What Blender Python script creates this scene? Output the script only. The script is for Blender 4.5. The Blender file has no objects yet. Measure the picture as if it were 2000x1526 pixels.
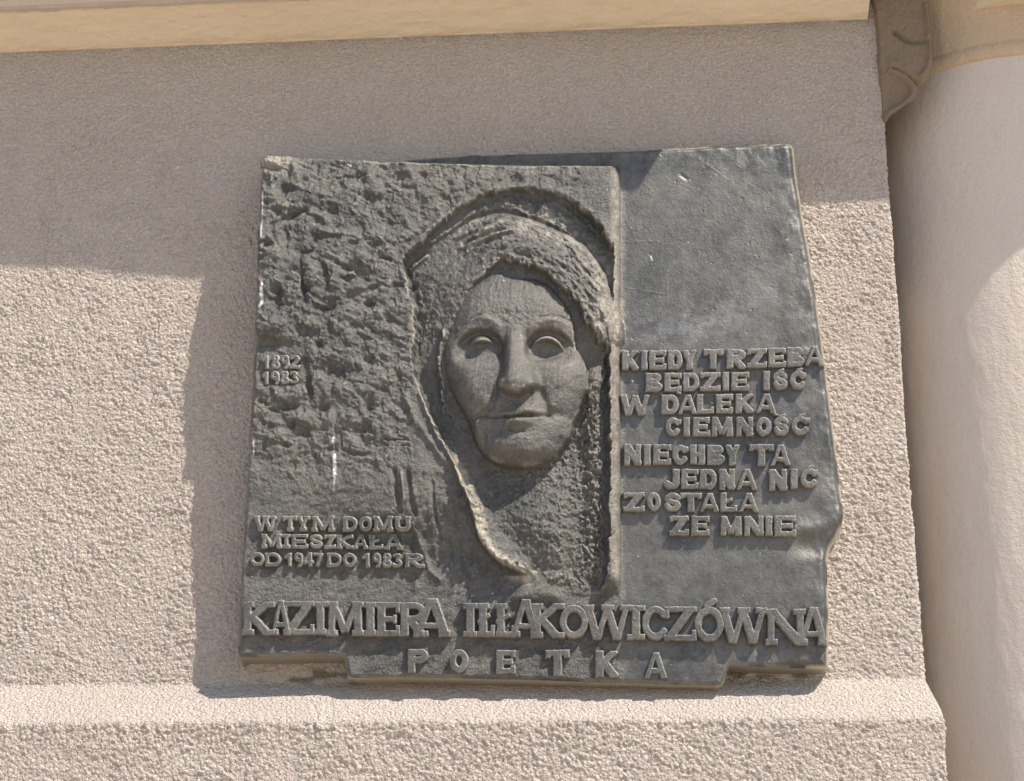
import bpy, math, random
import numpy as np
from math import radians, sin, cos, pi

# ------------------------------------------------------------------ camera, light, exposure
SC = bpy.context.scene
COL = SC.collection
F = 3000.0                      # focal length in photograph pixels
PITCH, YAW = radians(19.2), radians(3.0)
S = 0.0006                      # metres per relief unit
fw = np.array([-sin(YAW) * cos(PITCH), cos(YAW) * cos(PITCH), sin(PITCH)])
rt = np.array([cos(YAW), sin(YAW), 0.0])
up = np.cross(rt, fw)
CAM = np.array([0.0, 0.0, 1.62]) - np.array([0, 1, 0]) * 0.0
DIST = F * S                    # camera to plaque along the axis
CAM = np.array([0.0, -fw[1] * DIST, 1.62])
cam_d = bpy.data.cameras.new('camera')
cam_d.sensor_width = 36.0
cam_d.lens = F / 2000.0 * 36.0
cam_d.clip_start = 0.05
cam_d.clip_end = 500.0
cam = bpy.data.objects.new('camera', cam_d)
COL.objects.link(cam)
cam.location = CAM
from mathutils import Matrix
cam.matrix_world = Matrix(((rt[0], up[0], -fw[0], CAM[0]), (rt[1], up[1], -fw[1], CAM[1]), (rt[2], up[2], -fw[2], CAM[2]), (0, 0, 0, 1)))
SC.camera = cam

SUNV = np.array([1.40, -1.0, 2.42])           # towards the sun
SUNV = SUNV / np.linalg.norm(SUNV)
w = bpy.data.worlds.new('World'); SC.world = w; w.use_nodes = True
nt = w.node_tree; bg = nt.nodes['Background']
sky = nt.nodes.new('ShaderNodeTexSky'); sky.sky_type = 'NISHITA'; sky.sun_disc = False
sky.sun_elevation = math.asin(SUNV[2]); sky.sun_rotation = math.atan2(SUNV[0], SUNV[1])
nt.links.new(sky.outputs[0], bg.inputs[0]); bg.inputs[1].default_value = 0.138
sd = bpy.data.lights.new('sun', 'SUN'); sd.energy = 5.0; sd.angle = radians(0.5); sd.color = (1.0, 0.915, 0.80)
so = bpy.data.objects.new('sun', sd); COL.objects.link(so)
from mathutils import Vector
so.rotation_euler = Vector(SUNV.tolist()).to_track_quat('Z', 'Y').to_euler()
so.location = (3, -4, 7)
SC.view_settings.view_transform = 'Standard'
SC.view_settings.look = 'None'
SC.view_settings.exposure = 0.66
SC.view_settings.gamma = 1.0
SC.view_settings.use_curve_mapping = False

# ------------------------------------------------------------------ helpers
def at(px, py, dep=0.0):
    """points of the vertical plane dep units in front of the wall"""
    px = np.asarray(px, float); py = np.asarray(py, float)
    a = (px - 1000.0) / F; b = (763.0 - py) / F
    d = fw[:, None] + rt[:, None] * a.ravel() + up[:, None] * b.ravel()
    t = (-np.ravel(dep) * S - CAM[1]) / d[1]
    p = CAM[:, None] + d * t
    return p.T.reshape(px.shape + (3,))

def sst(a, b, x):
    t = np.clip((x - a) / (b - a), 0, 1)
    return t * t * (3 - 2 * t)

def lerp(a, b, t):
    return a + (b - a) * t

_T = {}
def _tab(seed):
    if seed not in _T:
        _T[seed] = np.random.RandomState(seed).rand(256, 256)
    return _T[seed]

def vn(x, y, seed=0):
    t = _tab(seed)
    xi = np.floor(x).astype(int); yi = np.floor(y).astype(int)
    fx = x - xi; fy = y - yi
    fx = fx * fx * fx * (fx * (fx * 6 - 15) + 10); fy = fy * fy * fy * (fy * (fy * 6 - 15) + 10)
    a = t[xi & 255, yi & 255]; b = t[(xi + 1) & 255, yi & 255]
    c = t[xi & 255, (yi + 1) & 255]; d = t[(xi + 1) & 255, (yi + 1) & 255]
    return (a + (b - a) * fx) * (1 - fy) + (c + (d - c) * fx) * fy

def fbm(x, y, seed=0, o=4, g=0.5):
    r = 0; a = 1; n = 0
    for i in range(o):
        r = r + a * (vn(x, y, seed + i) - 0.5); n += a; a *= g; x = x * 2.03 + 17.1; y = y * 1.97 + 5.7
    return r / n * 2

def facets(x, y, seed=0, tilt=1.0):
    """crumpled clay: every cell a tilted dab; returns height and edge closeness"""
    r1, r2, r3, r4, r5 = (_tab(seed + k) for k in range(5))
    xi = np.floor(x).astype(int); yi = np.floor(y).astype(int)
    F1 = np.full(x.shape, 9.0); F2 = np.full(x.shape, 9.0); Hh = np.zeros(x.shape)
    for i in (-1, 0, 1):
        for j in (-1, 0, 1):
            cx = xi + i; cy = yi + j
            jx = cx + r1[cx & 255, cy & 255]; jy = cy + r2[cx & 255, cy & 255]
            dx = x - jx; dy = y - jy
            d = dx * dx + dy * dy
            h = (r3[cx & 255, cy & 255] - 0.5) + tilt * (dx * (r4[cx & 255, cy & 255] - 0.5) + dy * (r5[cx & 255, cy & 255] - 0.5))
            m = d < F1
            F2 = np.where(m, F1, np.minimum(F2, d))
            Hh = np.where(m, h, Hh)
            F1 = np.where(m, d, F1)
    return Hh, np.sqrt(F2) - np.sqrt(F1)

def pits(x, y, seed, r=0.3, dens=0.5):
    r1, r2, r3 = (_tab(seed + k) for k in range(3))
    xi = np.floor(x).astype(int); yi = np.floor(y).astype(int)
    o = np.zeros(x.shape)
    for i in (-1, 0, 1):
        for j in (-1, 0, 1):
            cx = xi + i; cy = yi + j
            q = r3[cx & 255, cy & 255]
            d = np.hypot(x - cx - r1[cx & 255, cy & 255], y - cy - r2[cx & 255, cy & 255])
            rr = r * (0.4 + q)
            o = np.maximum(o, np.where(q < dens, np.clip(1 - d / rr, 0, 1), 0))
    return o

def blur(a, n):
    for _ in range(n):
        a = (np.vstack([a[:1], a[:-1]]) + 2 * a + np.vstack([a[1:], a[-1:]])) / 4
        a = (np.hstack([a[:, :1], a[:, :-1]]) + 2 * a + np.hstack([a[:, 1:], a[:, -1:]])) / 4
    return a

def crv(pts, n=6, closed=False):
    P = np.array(pts, float)
    m = len(P); out = []
    for i in range(m if closed else m - 1):
        if closed:
            p0, p1, p2, p3 = P[(i - 1) % m], P[i], P[(i + 1) % m], P[(i + 2) % m]
        else:
            p0, p1, p2, p3 = P[max(i - 1, 0)], P[i], P[i + 1], P[min(i + 2, m - 1)]
        for k in range(n):
            t = k / n
            out.append(0.5 * ((2 * p1) + (-p0 + p2) * t + (2 * p0 - 5 * p1 + 4 * p2 - p3) * t * t + (-p0 + 3 * p1 - 3 * p2 + p3) * t ** 3))
    if not closed:
        out.append(P[-1])
    return np.array(out)

def ld(U, V, pts, far=1e3):
    """distance to a polyline, and the position along it 0..1"""
    P = np.array(pts, float)
    D = np.full(U.shape, 1e9); T = np.zeros(U.shape)
    L = np.concatenate([[0], np.cumsum(np.hypot(*(P[1:] - P[:-1]).T))])
    for i in range(len(P) - 1):
        ax, ay = P[i]; bx, by = P[i + 1]
        ex, ey = bx - ax, by - ay
        l2 = ex * ex + ey * ey + 1e-9
        t = np.clip(((U - ax) * ex + (V - ay) * ey) / l2, 0, 1)
        d = (U - ax - t * ex) ** 2 + (V - ay - t * ey) ** 2
        m = d < D
        D = np.where(m, d, D); T = np.where(m, (L[i] + t * (L[i + 1] - L[i])) / L[-1], T)
    return np.sqrt(D), T

def pdist(U, V, pts):
    """signed distance to a closed outline, positive inside"""
    P = np.array(pts, float)
    Q = np.vstack([P, P[:1]])
    D = np.full(U.shape, 1e9); ins = np.zeros(U.shape, bool)
    for i in range(len(P)):
        ax, ay = Q[i]; bx, by = Q[i + 1]
        ex, ey = bx - ax, by - ay
        if ex == 0 and ey == 0:
            continue
        t = np.clip(((U - ax) * ex + (V - ay) * ey) / (ex * ex + ey * ey), 0, 1)
        D = np.minimum(D, (U - ax - t * ex) ** 2 + (V - ay - t * ey) ** 2)
        c = ((ay > V) != (by > V))
        if ey != 0:
            ins ^= c & (U < ex * (V - ay) / ey + ax)
    D = np.sqrt(D)
    return np.where(ins, D, -D)

def bump(U, V, cx, cy, rx, ry, h, rot=0.0, p=2.0):
    c, s_ = cos(radians(rot)), sin(radians(rot))
    x = (U - cx) * c + (V - cy) * s_; y = -(U - cx) * s_ + (V - cy) * c
    return h * np.exp(-np.power(np.sqrt((x / rx) ** 2 + (y / ry) ** 2), p))

def ridge(U, V, pts, wd, h, h1=None):
    d, t = ld(U, V, pts)
    hh = h if h1 is None else lerp(h, h1, t)
    return hh * np.exp(-(d / wd) ** 2) * sst(0, .06, t + .03) * 1.0

def mesh_obj(name, verts, faces, mat, parent=None, smooth=True, attrs=None):
    me = bpy.data.meshes.new(name)
    verts = np.ascontiguousarray(verts, np.float32)
    if isinstance(faces, np.ndarray):
        nf, k = faces.shape
        me.vertices.add(len(verts)); me.vertices.foreach_set('co', verts.ravel())
        me.loops.add(nf * k); me.loops.foreach_set('vertex_index', np.ascontiguousarray(faces, np.int32).ravel())
        me.polygons.add(nf); me.polygons.foreach_set('loop_start', np.arange(0, nf * k, k, dtype=np.int32))
        me.polygons.foreach_set('loop_total', np.full(nf, k, np.int32))
        me.update(calc_edges=True); me.validate()
    else:
        me.from_pydata([tuple(v) for v in verts.tolist()], [], faces); me.update()
    if attrs:
        for k2, a in attrs.items():
            at_ = me.attributes.new(k2, 'FLOAT', 'POINT')
            at_.data.foreach_set('value', np.ascontiguousarray(a, np.float32).ravel())
    if smooth:
        me.polygons.foreach_set('use_smooth', np.ones(len(me.polygons), bool))
    if mat:
        me.materials.append(mat)
    o = bpy.data.objects.new(name, me); COL.objects.link(o)
    if parent:
        o.parent = parent
    return o

def thing(name, label, cat, loc=(0, 0, 0), group=None):
    o = bpy.data.objects.new(name, None); COL.objects.link(o)
    o.empty_display_size = 0.05
    o['label'] = label; o['category'] = cat; o['kind'] = 'thing'
    if group: o['group'] = group
    return o

def grid_faces(nr, nc):
    i = np.arange(nr - 1)[:, None] * nc + np.arange(nc - 1)[None, :]
    i = i.ravel()
    return np.stack([i, i + nc, i + nc + 1, i + 1], 1)

# ------------------------------------------------------------------ materials
def new_mat(name):
    m = bpy.data.materials.new(name); m.use_nodes = True
    return m, m.node_tree, m.node_tree.nodes['Principled BSDF']

def N(nt, t, **kw):
    n = nt.nodes.new(t)
    for k, v in kw.items():
        if k in n.inputs: n.inputs[k].default_value = v
        else: setattr(n, k, v)
    return n

def ramp(nt, fac, stops):
    r = nt.nodes.new('ShaderNodeValToRGB')
    e = r.color_ramp.elements
    while len(e) < len(stops): e.new(0.5)
    for x, (p, c) in zip(e, stops):
        x.position = p; x.color = (c[0], c[1], c[2], 1)
    nt.links.new(fac, r.inputs[0])
    return r.outputs[0]

def noise(nt, scale, detail=4, rough=0.5, vec=None, dist=0.0):
    n = N(nt, 'ShaderNodeTexNoise'); n.inputs['Scale'].default_value = scale
    n.inputs['Detail'].default_value = detail; n.inputs['Roughness'].default_value = rough
    n.inputs['Distortion'].default_value = dist
    if vec is not None: nt.links.new(vec, n.inputs['Vector'])
    return n.outputs['Fac']

def coord(nt, scale=(1, 1, 1)):
    g = N(nt, 'ShaderNodeNewGeometry'); m = N(nt, 'ShaderNodeMapping')
    nt.links.new(g.outputs['Position'], m.inputs['Vector']); m.inputs['Scale'].default_value = scale
    return m.outputs[0]

def mix(nt, fac, a, b, mode='MIX'):
    m = nt.nodes.new('ShaderNodeMix'); m.data_type = 'RGBA'; m.blend_type = mode
    for sock, v in ((m.inputs[0], fac), (m.inputs[6], a), (m.inputs[7], b)):
        if isinstance(v, (int, float)): sock.default_value = v
        elif isinstance(v, tuple): sock.default_value = (v[0], v[1], v[2], 1)
        else: nt.links.new(v, sock)
    return m.outputs[2]

def mth(nt, op, a, b=None, c=None):
    m = nt.nodes.new('ShaderNodeMath'); m.operation = op; m.use_clamp = False
    for i, v in enumerate((a, b, c)):
        if v is None: continue
        if isinstance(v, (int, float)): m.inputs[i].default_value = v
        else: nt.links.new(v, m.inputs[i])
    return m.outputs[0]

def attr(nt, name):
    a = N(nt, 'ShaderNodeAttribute'); a.attribute_name = name
    return a.outputs['Fac']

def set_bump(nt, bsdf, h, strength, dist):
    b = N(nt, 'ShaderNodeBump'); b.inputs['Strength'].default_value = strength; b.inputs['Distance'].default_value = dist
    nt.links.new(h, b.inputs['Height']); nt.links.new(b.outputs[0], bsdf.inputs['Normal'])

def plaster(name, base, bump_s=0.5, scale=150, var=0.1, stain=None, bump_d=0.0012, rough_grain=False):
    m, nt, b = new_mat(name)
    v = coord(nt)
    c = mix(nt, noise(nt, 3.0, 5, 0.6, v), tuple(x * (1 - var) for x in base), tuple(min(1, x * (1 + var)) for x in base))
    c = mix(nt, mth(nt, 'MULTIPLY', noise(nt, 11, 6, 0.7, v), 0.5), c, tuple(x * k for x, k in zip(base, (1.04, .97, .93))))
    c = mix(nt, mth(nt, 'MULTIPLY', ramp(nt, noise(nt, 5.5, 6, 0.6, v, 1.2), [(0.45, (0, 0, 0)), (0.7, (1, 1, 1))]), 0.5), c, (base[0] * .93, base[1] * .88, base[2] * .86))
    # vertical rain streaks and grime specks
    vs = coord(nt, (26, 26, 1.6))
    st = ramp(nt, noise(nt, 1.0, 5, 0.6, vs), [(0.50, (0, 0, 0)), (0.75, (1, 1, 1))])
    c = mix(nt, mth(nt, 'MULTIPLY', st, 0.10), c, tuple(x * .72 for x in base))
    sp = ramp(nt, noise(nt, 230, 2, 0.5, v), [(0.70, (0, 0, 0)), (0.78, (1, 1, 1))])
    c = mix(nt, mth(nt, 'MULTIPLY', sp, 0.25), c, tuple(x * .6 for x in base))
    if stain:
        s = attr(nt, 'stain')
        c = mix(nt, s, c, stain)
    nt.links.new(c, b.inputs['Base Color'])
    b.inputs['Roughness'].default_value = 0.88
    b.inputs['Specular IOR Level'].default_value = 0.25
    h = mth(nt, 'ADD', noise(nt, scale * 3, 4, 0.6, v), mth(nt, 'MULTIPLY', noise(nt, scale, 3, 0.6, v), 1.5))
    if rough_grain:
        vo = N(nt, 'ShaderNodeTexVoronoi'); vo.inputs['Scale'].default_value = 300; vo.inputs['Randomness'].default_value = 1.0
        nt.links.new(v, vo.inputs['Vector'])
        h = mth(nt, 'ADD', mth(nt, 'MULTIPLY', noise(nt, 270, 3, 0.65, v, 0.6), 2.2), mth(nt, 'MULTIPLY', vo.outputs['Distance'], -0.9))
    set_bump(nt, b, h, bump_s, bump_d)
    return m

M_STUCCO = plaster('pinkish beige stucco', (0.468, 0.416, 0.370), 1.0, 300, 0.09, stain=(0.15, 0.12, 0.085), bump_d=0.0030, rough_grain=True)
M_OCHRE = plaster('ochre painted plaster', (0.54, 0.46, 0.35), 0.5, 260, 0.12)
M_COLUMN = plaster('smooth grey pink plaster', (0.51, 0.46, 0.41), 0.75, 150, 0.11)
M_LEAF = plaster('dirty ochre stone leaf', (0.21, 0.165, 0.12), 1.0, 130, 0.3, bump_d=0.002)

def bronze(name, letters=False):
    m, nt, b = new_mat(name)
    v = coord(nt)
    n1 = noise(nt, 7, 6, 0.62, v, 0.6); n2 = noise(nt, 38, 6, 0.65, v, 0.4); n3 = noise(nt, 300, 4, 0.6, v)
    cool = (0.044, 0.048, 0.048); warm = (0.098, 0.090, 0.082)
    f = ramp(nt, n1, [(0.36, (0, 0, 0)), (0.64, (1, 1, 1))])
    if not letters:
        f = mth(nt, 'MULTIPLY', f, mth(nt, 'SUBTRACT', 1.0, attr(nt, 'cool')))
    c = mix(nt, f, cool, warm)
    f2 = ramp(nt, n2, [(0.40, (0, 0, 0)), (0.72, (1, 1, 1))])
    c = mix(nt, mth(nt, 'MULTIPLY', f2, 0.6), c, (0.15, 0.145, 0.136))
    # greenish verdigris film
    f3 = ramp(nt, noise(nt, 16, 7, 0.7, v, 1.0), [(0.55, (0, 0, 0)), (0.75, (1, 1, 1))])
    c = mix(nt, mth(nt, 'MULTIPLY', f3, 0.5), c, (0.10, 0.103, 0.072))
    vr = coord(nt, (70, 70, 3.5))
    f6 = ramp(nt, noise(nt, 1.0, 6, 0.65, vr, 0.4), [(0.55, (0, 0, 0)), (0.75, (1, 1, 1))])
    c = mix(nt, mth(nt, 'MULTIPLY', f6, 0.30), c, (0.165, 0.165, 0.158))
    f7 = ramp(nt, noise(nt, 110, 6, 0.75, v, 0.5), [(0.42, (0, 0, 0)), (0.62, (1, 1, 1))])
    c = mix(nt, mth(nt, 'MULTIPLY', f7, 0.30), c, (0.165, 0.16, 0.15))
    f8 = ramp(nt, noise(nt, 85, 5, 0.7, v, 0.2), [(0.55, (0, 0, 0)), (0.7, (1, 1, 1))])
    c = mix(nt, mth(nt, 'MULTIPLY', f8, 0.5), c, (0.045, 0.046, 0.042))
    # pale wiped scuffs
    vs = coord(nt, (60, 60, 60))
    f4 = ramp(nt, noise(nt, 1.0, 9, 0.75, vs, 2.0), [(0.58, (0, 0, 0)), (0.8, (1, 1, 1))])
    c = mix(nt, mth(nt, 'MULTIPLY', f4, 0.55), c, (0.28, 0.275, 0.26))
    c = mix(nt, mth(nt, 'MULTIPLY', ramp(nt, n3, [(0.62, (0, 0, 0)), (0.8, (1, 1, 1))]), 0.4), c, (0.25, 0.24, 0.22))
    # handled and weathered edges; the edge attribute also paints sunlit rims paler
    g = N(nt, 'ShaderNodeNewGeometry')
    p = ramp(nt, g.outputs['Pointiness'], [(0.52, (0, 0, 0)), (0.60, (1, 1, 1))])
    c = mix(nt, mth(nt, 'MULTIPLY', p, 0.5), c, (0.40, 0.365, 0.32))
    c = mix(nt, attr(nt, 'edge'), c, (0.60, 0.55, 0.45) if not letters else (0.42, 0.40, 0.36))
    if not letters:
        c = mix(nt, attr(nt, 'stain'), c, (0.72, 0.74, 0.76))
    nt.links.new(c, b.inputs['Base Color'])
    b.inputs['Metallic'].default_value = 0.5
    rr = mth(nt, 'ADD', mth(nt, 'MULTIPLY', n2, 0.3), 0.31)
    nt.links.new(rr, b.inputs['Roughness'])
    b.inputs['Specular IOR Level'].default_value = 0.5
    h = mth(nt, 'ADD', mth(nt, 'MULTIPLY', n3, 0.6), mth(nt, 'MULTIPLY', noise(nt, 750, 3, 0.6, v), 0.7))
    h = mth(nt, 'MULTIPLY', h, attr(nt, 'grain')) if not letters else mth(nt, 'MULTIPLY', h, 0.5)
    set_bump(nt, b, h, 1.0, 0.0022)
    return m

M_BRONZE = bronze('weathered grey bronze')
M_LETTER = bronze('weathered grey bronze of the lettering', True)

# ------------------------------------------------------------------ the ground
m, nt, b = new_mat('warm granite paving')
v = coord(nt)
nt.links.new(mix(nt, noise(nt, 2, 6, 0.6, v), (0.43, 0.36, 0.28), (0.54, 0.455, 0.36)), b.inputs['Base Color'])
b.inputs['Roughness'].default_value = 0.9
g = mesh_obj('pavement', [(-60, -90, 0), (60, -90, 0), (60, 6, 0), (-60, 6, 0)], [(0, 1, 2, 3)], m, smooth=False)
g['kind'] = 'structure'

# ------------------------------------------------------------------ pier: stucco wall, sloped ledge, plinth
LEDGE_D = 110.0
P_top = at(1000, 1333, 0)[2]
z_ledge_top = at(1000, 1334, 0)[2]
z_ledge_bot = at(1000, 1408, LEDGE_D)[2]
wallobj = thing('pier', 'wide stucco pier with a sloped ledge above its projecting foot, carrying the bronze plaque', 'pier')
# profile rows: (z, outward depth, roughness amount), fine where the frame looks
ST = 2.2 * S
rows = []
z_hi = at(1000, -70, 0)[2]
z = z_hi + 0.9
while z > z_hi: rows.append((z, 0.0)); z -= 0.05
z = z_hi
while z > z_ledge_top + 6 * S: rows.append((z, 0.0)); z -= ST
for k in range(7):        # soft inner angle
    t = k / 7
    rows.append((lerp(z_ledge_top + 6 * S, z_ledge_top - 5 * S, t), (max(0, t) ** 2) * 7))
n_l = int(math.hypot(z_ledge_top - z_ledge_bot, LEDGE_D * S) / ST)
i_l0 = len(rows) - 3
for k in range(1, n_l):
    t = k / n_l
    rows.append((lerp(z_ledge_top - 5 * S, z_ledge_bot + 2 * S, t), lerp(7, LEDGE_D - 4, t)))
rows.append((z_ledge_bot - 0.5 * S, LEDGE_D - 1.5))
i_l1 = len(rows) - 1
z = z_ledge_bot - 3 * S
z_lo = at(1000, 1600, LEDGE_D)[2]
while z > z_lo: rows.append((z, LEDGE_D)); z -= ST
while z > 0.05: rows.append((z, LEDGE_D)); z -= 0.06
rows.append((-0.02, LEDGE_D))
RZ = np.array([r[0] for r in rows]); RD = np.array([r[1] for r in rows])
# right edge of the pier: x on the wall plane and on the foot
eA = at(1712, 40, 0); eB = at(1806, 1334, 0); eC = at(1846, 1414, LEDGE_D); eD = at(1851, 1526, LEDGE_D)
xw = lerp(eA[0], eB[0], (RZ - eA[2]) / (eB[2] - eA[2]))
xf = lerp(eC[0], eD[0], np.clip((RZ - eC[2]) / (eD[2] - eC[2]), -1, 3))
XE = lerp(xw, xf, np.clip(RD / LEDGE_D, 0, 1))
xl = at(-40, 763, 0)[0]
R0 = 5 * S
cs = [-2.2 + 0.05 * k for k in range(int((xl + 2.2) / 0.05))]
xr_ref = XE.mean() - R0
nfine = int((xr_ref - xl) / ST)
tcs = list(np.linspace(0, 1, nfine))
ncoarse = len(cs)
X = np.zeros((len(RZ), ncoarse + nfine)); Y = -np.repeat(RD[:, None] * S, ncoarse + nfine, 1)
Zc = np.repeat(RZ[:, None], ncoarse + nfine, 1)
X[:, :ncoarse] = np.array(cs)[None, :]
X[:, ncoarse:] = lerp(xl, (XE - R0)[:, None], np.array(tcs)[None, :])
NX = np.zeros_like(X); NY = -np.ones_like(X)
# corner and flank
na = 5
for k in range(1, na + 1):
    a = k / na * pi / 2
    X = np.hstack([X, (XE - R0 + R0 * sin(a))[:, None]]); Y = np.hstack([Y, (-RD * S + R0 * (1 - cos(a)))[:, None]])
    Zc = np.hstack([Zc, RZ[:, None]]); NX = np.hstack([NX, np.full((len(RZ), 1), sin(a))]); NY = np.hstack([NY, np.full((len(RZ), 1), -cos(a))])
for k in range(1, 30):
    X = np.hstack([X, XE[:, None]]); Y = np.hstack([Y, (-RD * S + R0 + k * 4 * S * (1 + k * .25))[:, None]])
    Zc = np.hstack([Zc, RZ[:, None]]); NX = np.hstack([NX, np.full((len(RZ), 1), 1.0)]); NY = np.hstack([NY, np.zeros((len(RZ), 1))])
# surface normal slope in the profile
dz = np.gradient(RZ); dd = np.gradient(RD * S)
nl = np.hypot(dz, dd); n_out = (-dz / nl)[:, None]; n_up = (dd / nl)[:, None]
n_out, n_up = np.abs(n_out), np.abs(n_up)
arc = np.cumsum(np.hypot(dz, dd))[:, None] / S
hu = X / S + (Y / S) * 1.0 + 0 * arc; hv = np.repeat(arc, X.shape[1], 1)
def stucco(u, v, amp):
    wu = u + 3.0 * fbm(u / 14, v / 14, 21, 2); wv = v + 3.0 * fbm(u / 14, v / 14, 31, 2)
    h = 1.5 * pits(wu / 6.8, wv / 5.8, 41, .78, .8) ** .8 + 1.5 * pits(wu / 4.8, wv / 4.3, 45, .75, .75)
    h += 1.0 * fbm(wu / 4.4, wv / 4.1, 61, 1) + 1.2 * fbm(wu / 16, wv / 12, 71, 2) - 1.6 * pits(wu / 19, wv / 15, 75, .3, .5)
    return h * amp
ampv = 0.82 * (0.55 + 0.5 * vn(hu / 170, hv / 170, 5) + 0.7 * vn(hu / 55, hv / 40, 6))
topfade = sst(at(1000, 70, 0)[2], at(1000, 330, 0)[2], Zc)
ampv = ampv * lerp(0.25, 1.0, topfade)
ledge_m = (sst(0, 8, np.repeat(RD[:, None], X.shape[1], 1)) * (1 - sst(LEDGE_D - 6, LEDGE_D, np.repeat(RD[:, None], X.shape[1], 1))))
ampv = ampv * (1 - 0.6 * ledge_m)
ampv = np.where((Zc > z_hi + .01) | (Zc < z_lo) | (X < xl - .001), 0, ampv)
H = stucco(hu, hv, ampv) + 2.5 * fbm(hu / 150, hv / 150, 81, 3)
# ragged crest of the ledge
H += ((sst(LEDGE_D - 16, LEDGE_D, np.repeat(RD[:, None], X.shape[1], 1))) * (np.abs(Zc - z_ledge_bot) < 12 * S)) * 3.0 * fbm(hu / 9, hv / 30, 91, 3)
X = X + NX * H * S * n_out; Y = Y + NY * H * S * n_out; Zc = Zc + H * S * n_up
# grime under the cornice, along the ledge and where the plaque sheds water
stn = 0.33 * np.exp(-np.clip((at(1000, 62, 0)[2] - Zc) / (26 * S), 0, 9)) * (0.6 + 0.8 * vn(hu / 40, hv / 10, 7))
zc_b = at(1000, 1318, 0)[2]
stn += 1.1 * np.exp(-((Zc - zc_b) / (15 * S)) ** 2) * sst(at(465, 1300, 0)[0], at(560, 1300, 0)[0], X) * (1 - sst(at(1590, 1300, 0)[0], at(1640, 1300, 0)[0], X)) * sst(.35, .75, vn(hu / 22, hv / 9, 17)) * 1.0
stn += 0.35 * np.exp(-((Zc - z_ledge_bot) / (4 * S)) ** 2) * sst(.4, .8, vn(hu / 12, hv / 5, 27))
stn = np.clip(stn, 0, .85)
V3 = np.stack([X, Y, Zc], -1)
nr, nc = X.shape
def block(name, r0, r1):
    sub = V3[r0:r1 + 1].reshape(-1, 3)
    f = grid_faces(r1 + 1 - r0, nc)
    # drop the fine cells that the plaque covers completely
    cx, cz = sub[f[:, 0], 0], sub[f[:, 0], 2]
    a = at(560, 1200, 0); b_ = at(1520, 400, 0)
    keep = ~((cx > a[0]) & (cx < b_[0]) & (cz > a[2]) & (cz < b_[2]) & (sub[f[:, 0], 1] > -20 * S))
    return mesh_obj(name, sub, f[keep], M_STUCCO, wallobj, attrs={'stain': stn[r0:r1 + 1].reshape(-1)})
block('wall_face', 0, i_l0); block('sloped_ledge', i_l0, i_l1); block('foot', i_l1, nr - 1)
a = at(540, 1225, 0); b_ = at(1545, 370, 0)
mesh_obj('wall_core', [(a[0], .006, a[2]), (b_[0], .006, a[2]), (b_[0], .006, b_[2]), (a[0], .006, b_[2])], [(0, 1, 2, 3)], M_STUCCO, wallobj, smooth=False, attrs={'stain': np.zeros(4)})

# ------------------------------------------------------------------ cornice over the pier
cor = thing('cornice', 'ochre painted cornice with a plain cove running above the plaque', 'cornice')
zA = at(0, 104, 0); zB = at(1700, 38, 0)
def prof_sweep(name, prof, x0, x1, mat, parent, nx=240, wob=1.0, seed=3, z_of=None, caps=True):
    """profile (out, up) in units swept along the wall"""
    xs = np.linspace(x0, x1, nx); pr = np.array(prof, float)
    vs = np.zeros((len(pr), nx, 3))
    for i, (o, u_) in enumerate(pr):
        zz = z_of(xs) + u_ * S
        wz = wob * fbm(xs / S / 45, np.full(nx, i * .35), seed, 5, .6) * S
        vs[i, :, 0] = xs; vs[i, :, 1] = -(o * S) + wz * .6; vs[i, :, 2] = zz + wz
    f = grid_faces(len(pr), nx)
    fl = f.tolist()
    if caps:
        fl.append([i * nx for i in range(len(pr))]); fl.append([i * nx + nx - 1 for i in range(len(pr))][::-1])
    return mesh_obj(name, vs.reshape(-1, 3), fl, mat, parent, smooth=False)
zline = lambda x: zA[2] + (zB[2] - zA[2]) * (x - zA[0]) / (zB[0] - zA[0])
cove = [(-30, 0), (3, 0), (6, 1.5)] + [(lerp(8, 80, k / 14), 2 + 45 * (k / 14) ** 1.25 + 2.5 * sin(k / 14 * pi)) for k in range(15)] + [(83, 47), (84, 150), (-30, 150)]
xr_c = at(1702, 38, 40)[0]
prof_sweep('cove', cove, -2.2, xr_c, M_OCHRE, cor, nx=700, wob=2.2, z_of=zline)
M_GREYP = plaster('grey plaster', (0.42, 0.38, 0.34), 0.3, 120, 0.1)
prof_sweep('upper_moulding', [(60, 47), (90, 48), (100, 51), (106, 61), (104, 73), (60, 73)], -2.2, xr_c - .002, M_GREYP, cor, nx=500, wob=3.5, seed=9, z_of=zline)
def slab(name, pts, z0, z1, mat, parent):
    n = len(pts)
    vs = [(x, -o * S, z0(x) if callable(z0) else z0) for x, o in pts] + [(x, -o * S, z1) for x, o in pts]
    fs = [list(range(n))[::-1], list(range(n, 2 * n))] + [[i, (i + 1) % n, (i + 1) % n + n, i + n] for i in range(n)]
    o = mesh_obj(name, vs, fs, mat, parent, smooth=False)
    return o
z_sl = at(1000, 62, 0)[2] + 100 * S
def caster(px, py, dep, zcast):
    """overhang whose edge, at height zcast, throws its shadow on (px,py) at depth dep"""
    p = at(px, py, dep); k = (zcast - p[2]) / SUNV[2]
    q = p + k * SUNV
    return q[0], -q[1] / S
c1 = caster(-60, 517, 0, z_sl); c2 = caster(385, 545, 0, z_sl); c3 = caster(1245, 372, 66, z_sl)
c5 = caster(1740, 396, 0, z_sl); c4 = caster(1560, 392, 0, z_sl)
sl1 = (c3[1] - c1[1]) / (c3[0] - c1[0])
xj = c3[0]
print('casters', c1, c2, c3, c4, c5)
xb = c5[0] + 0.30
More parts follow.
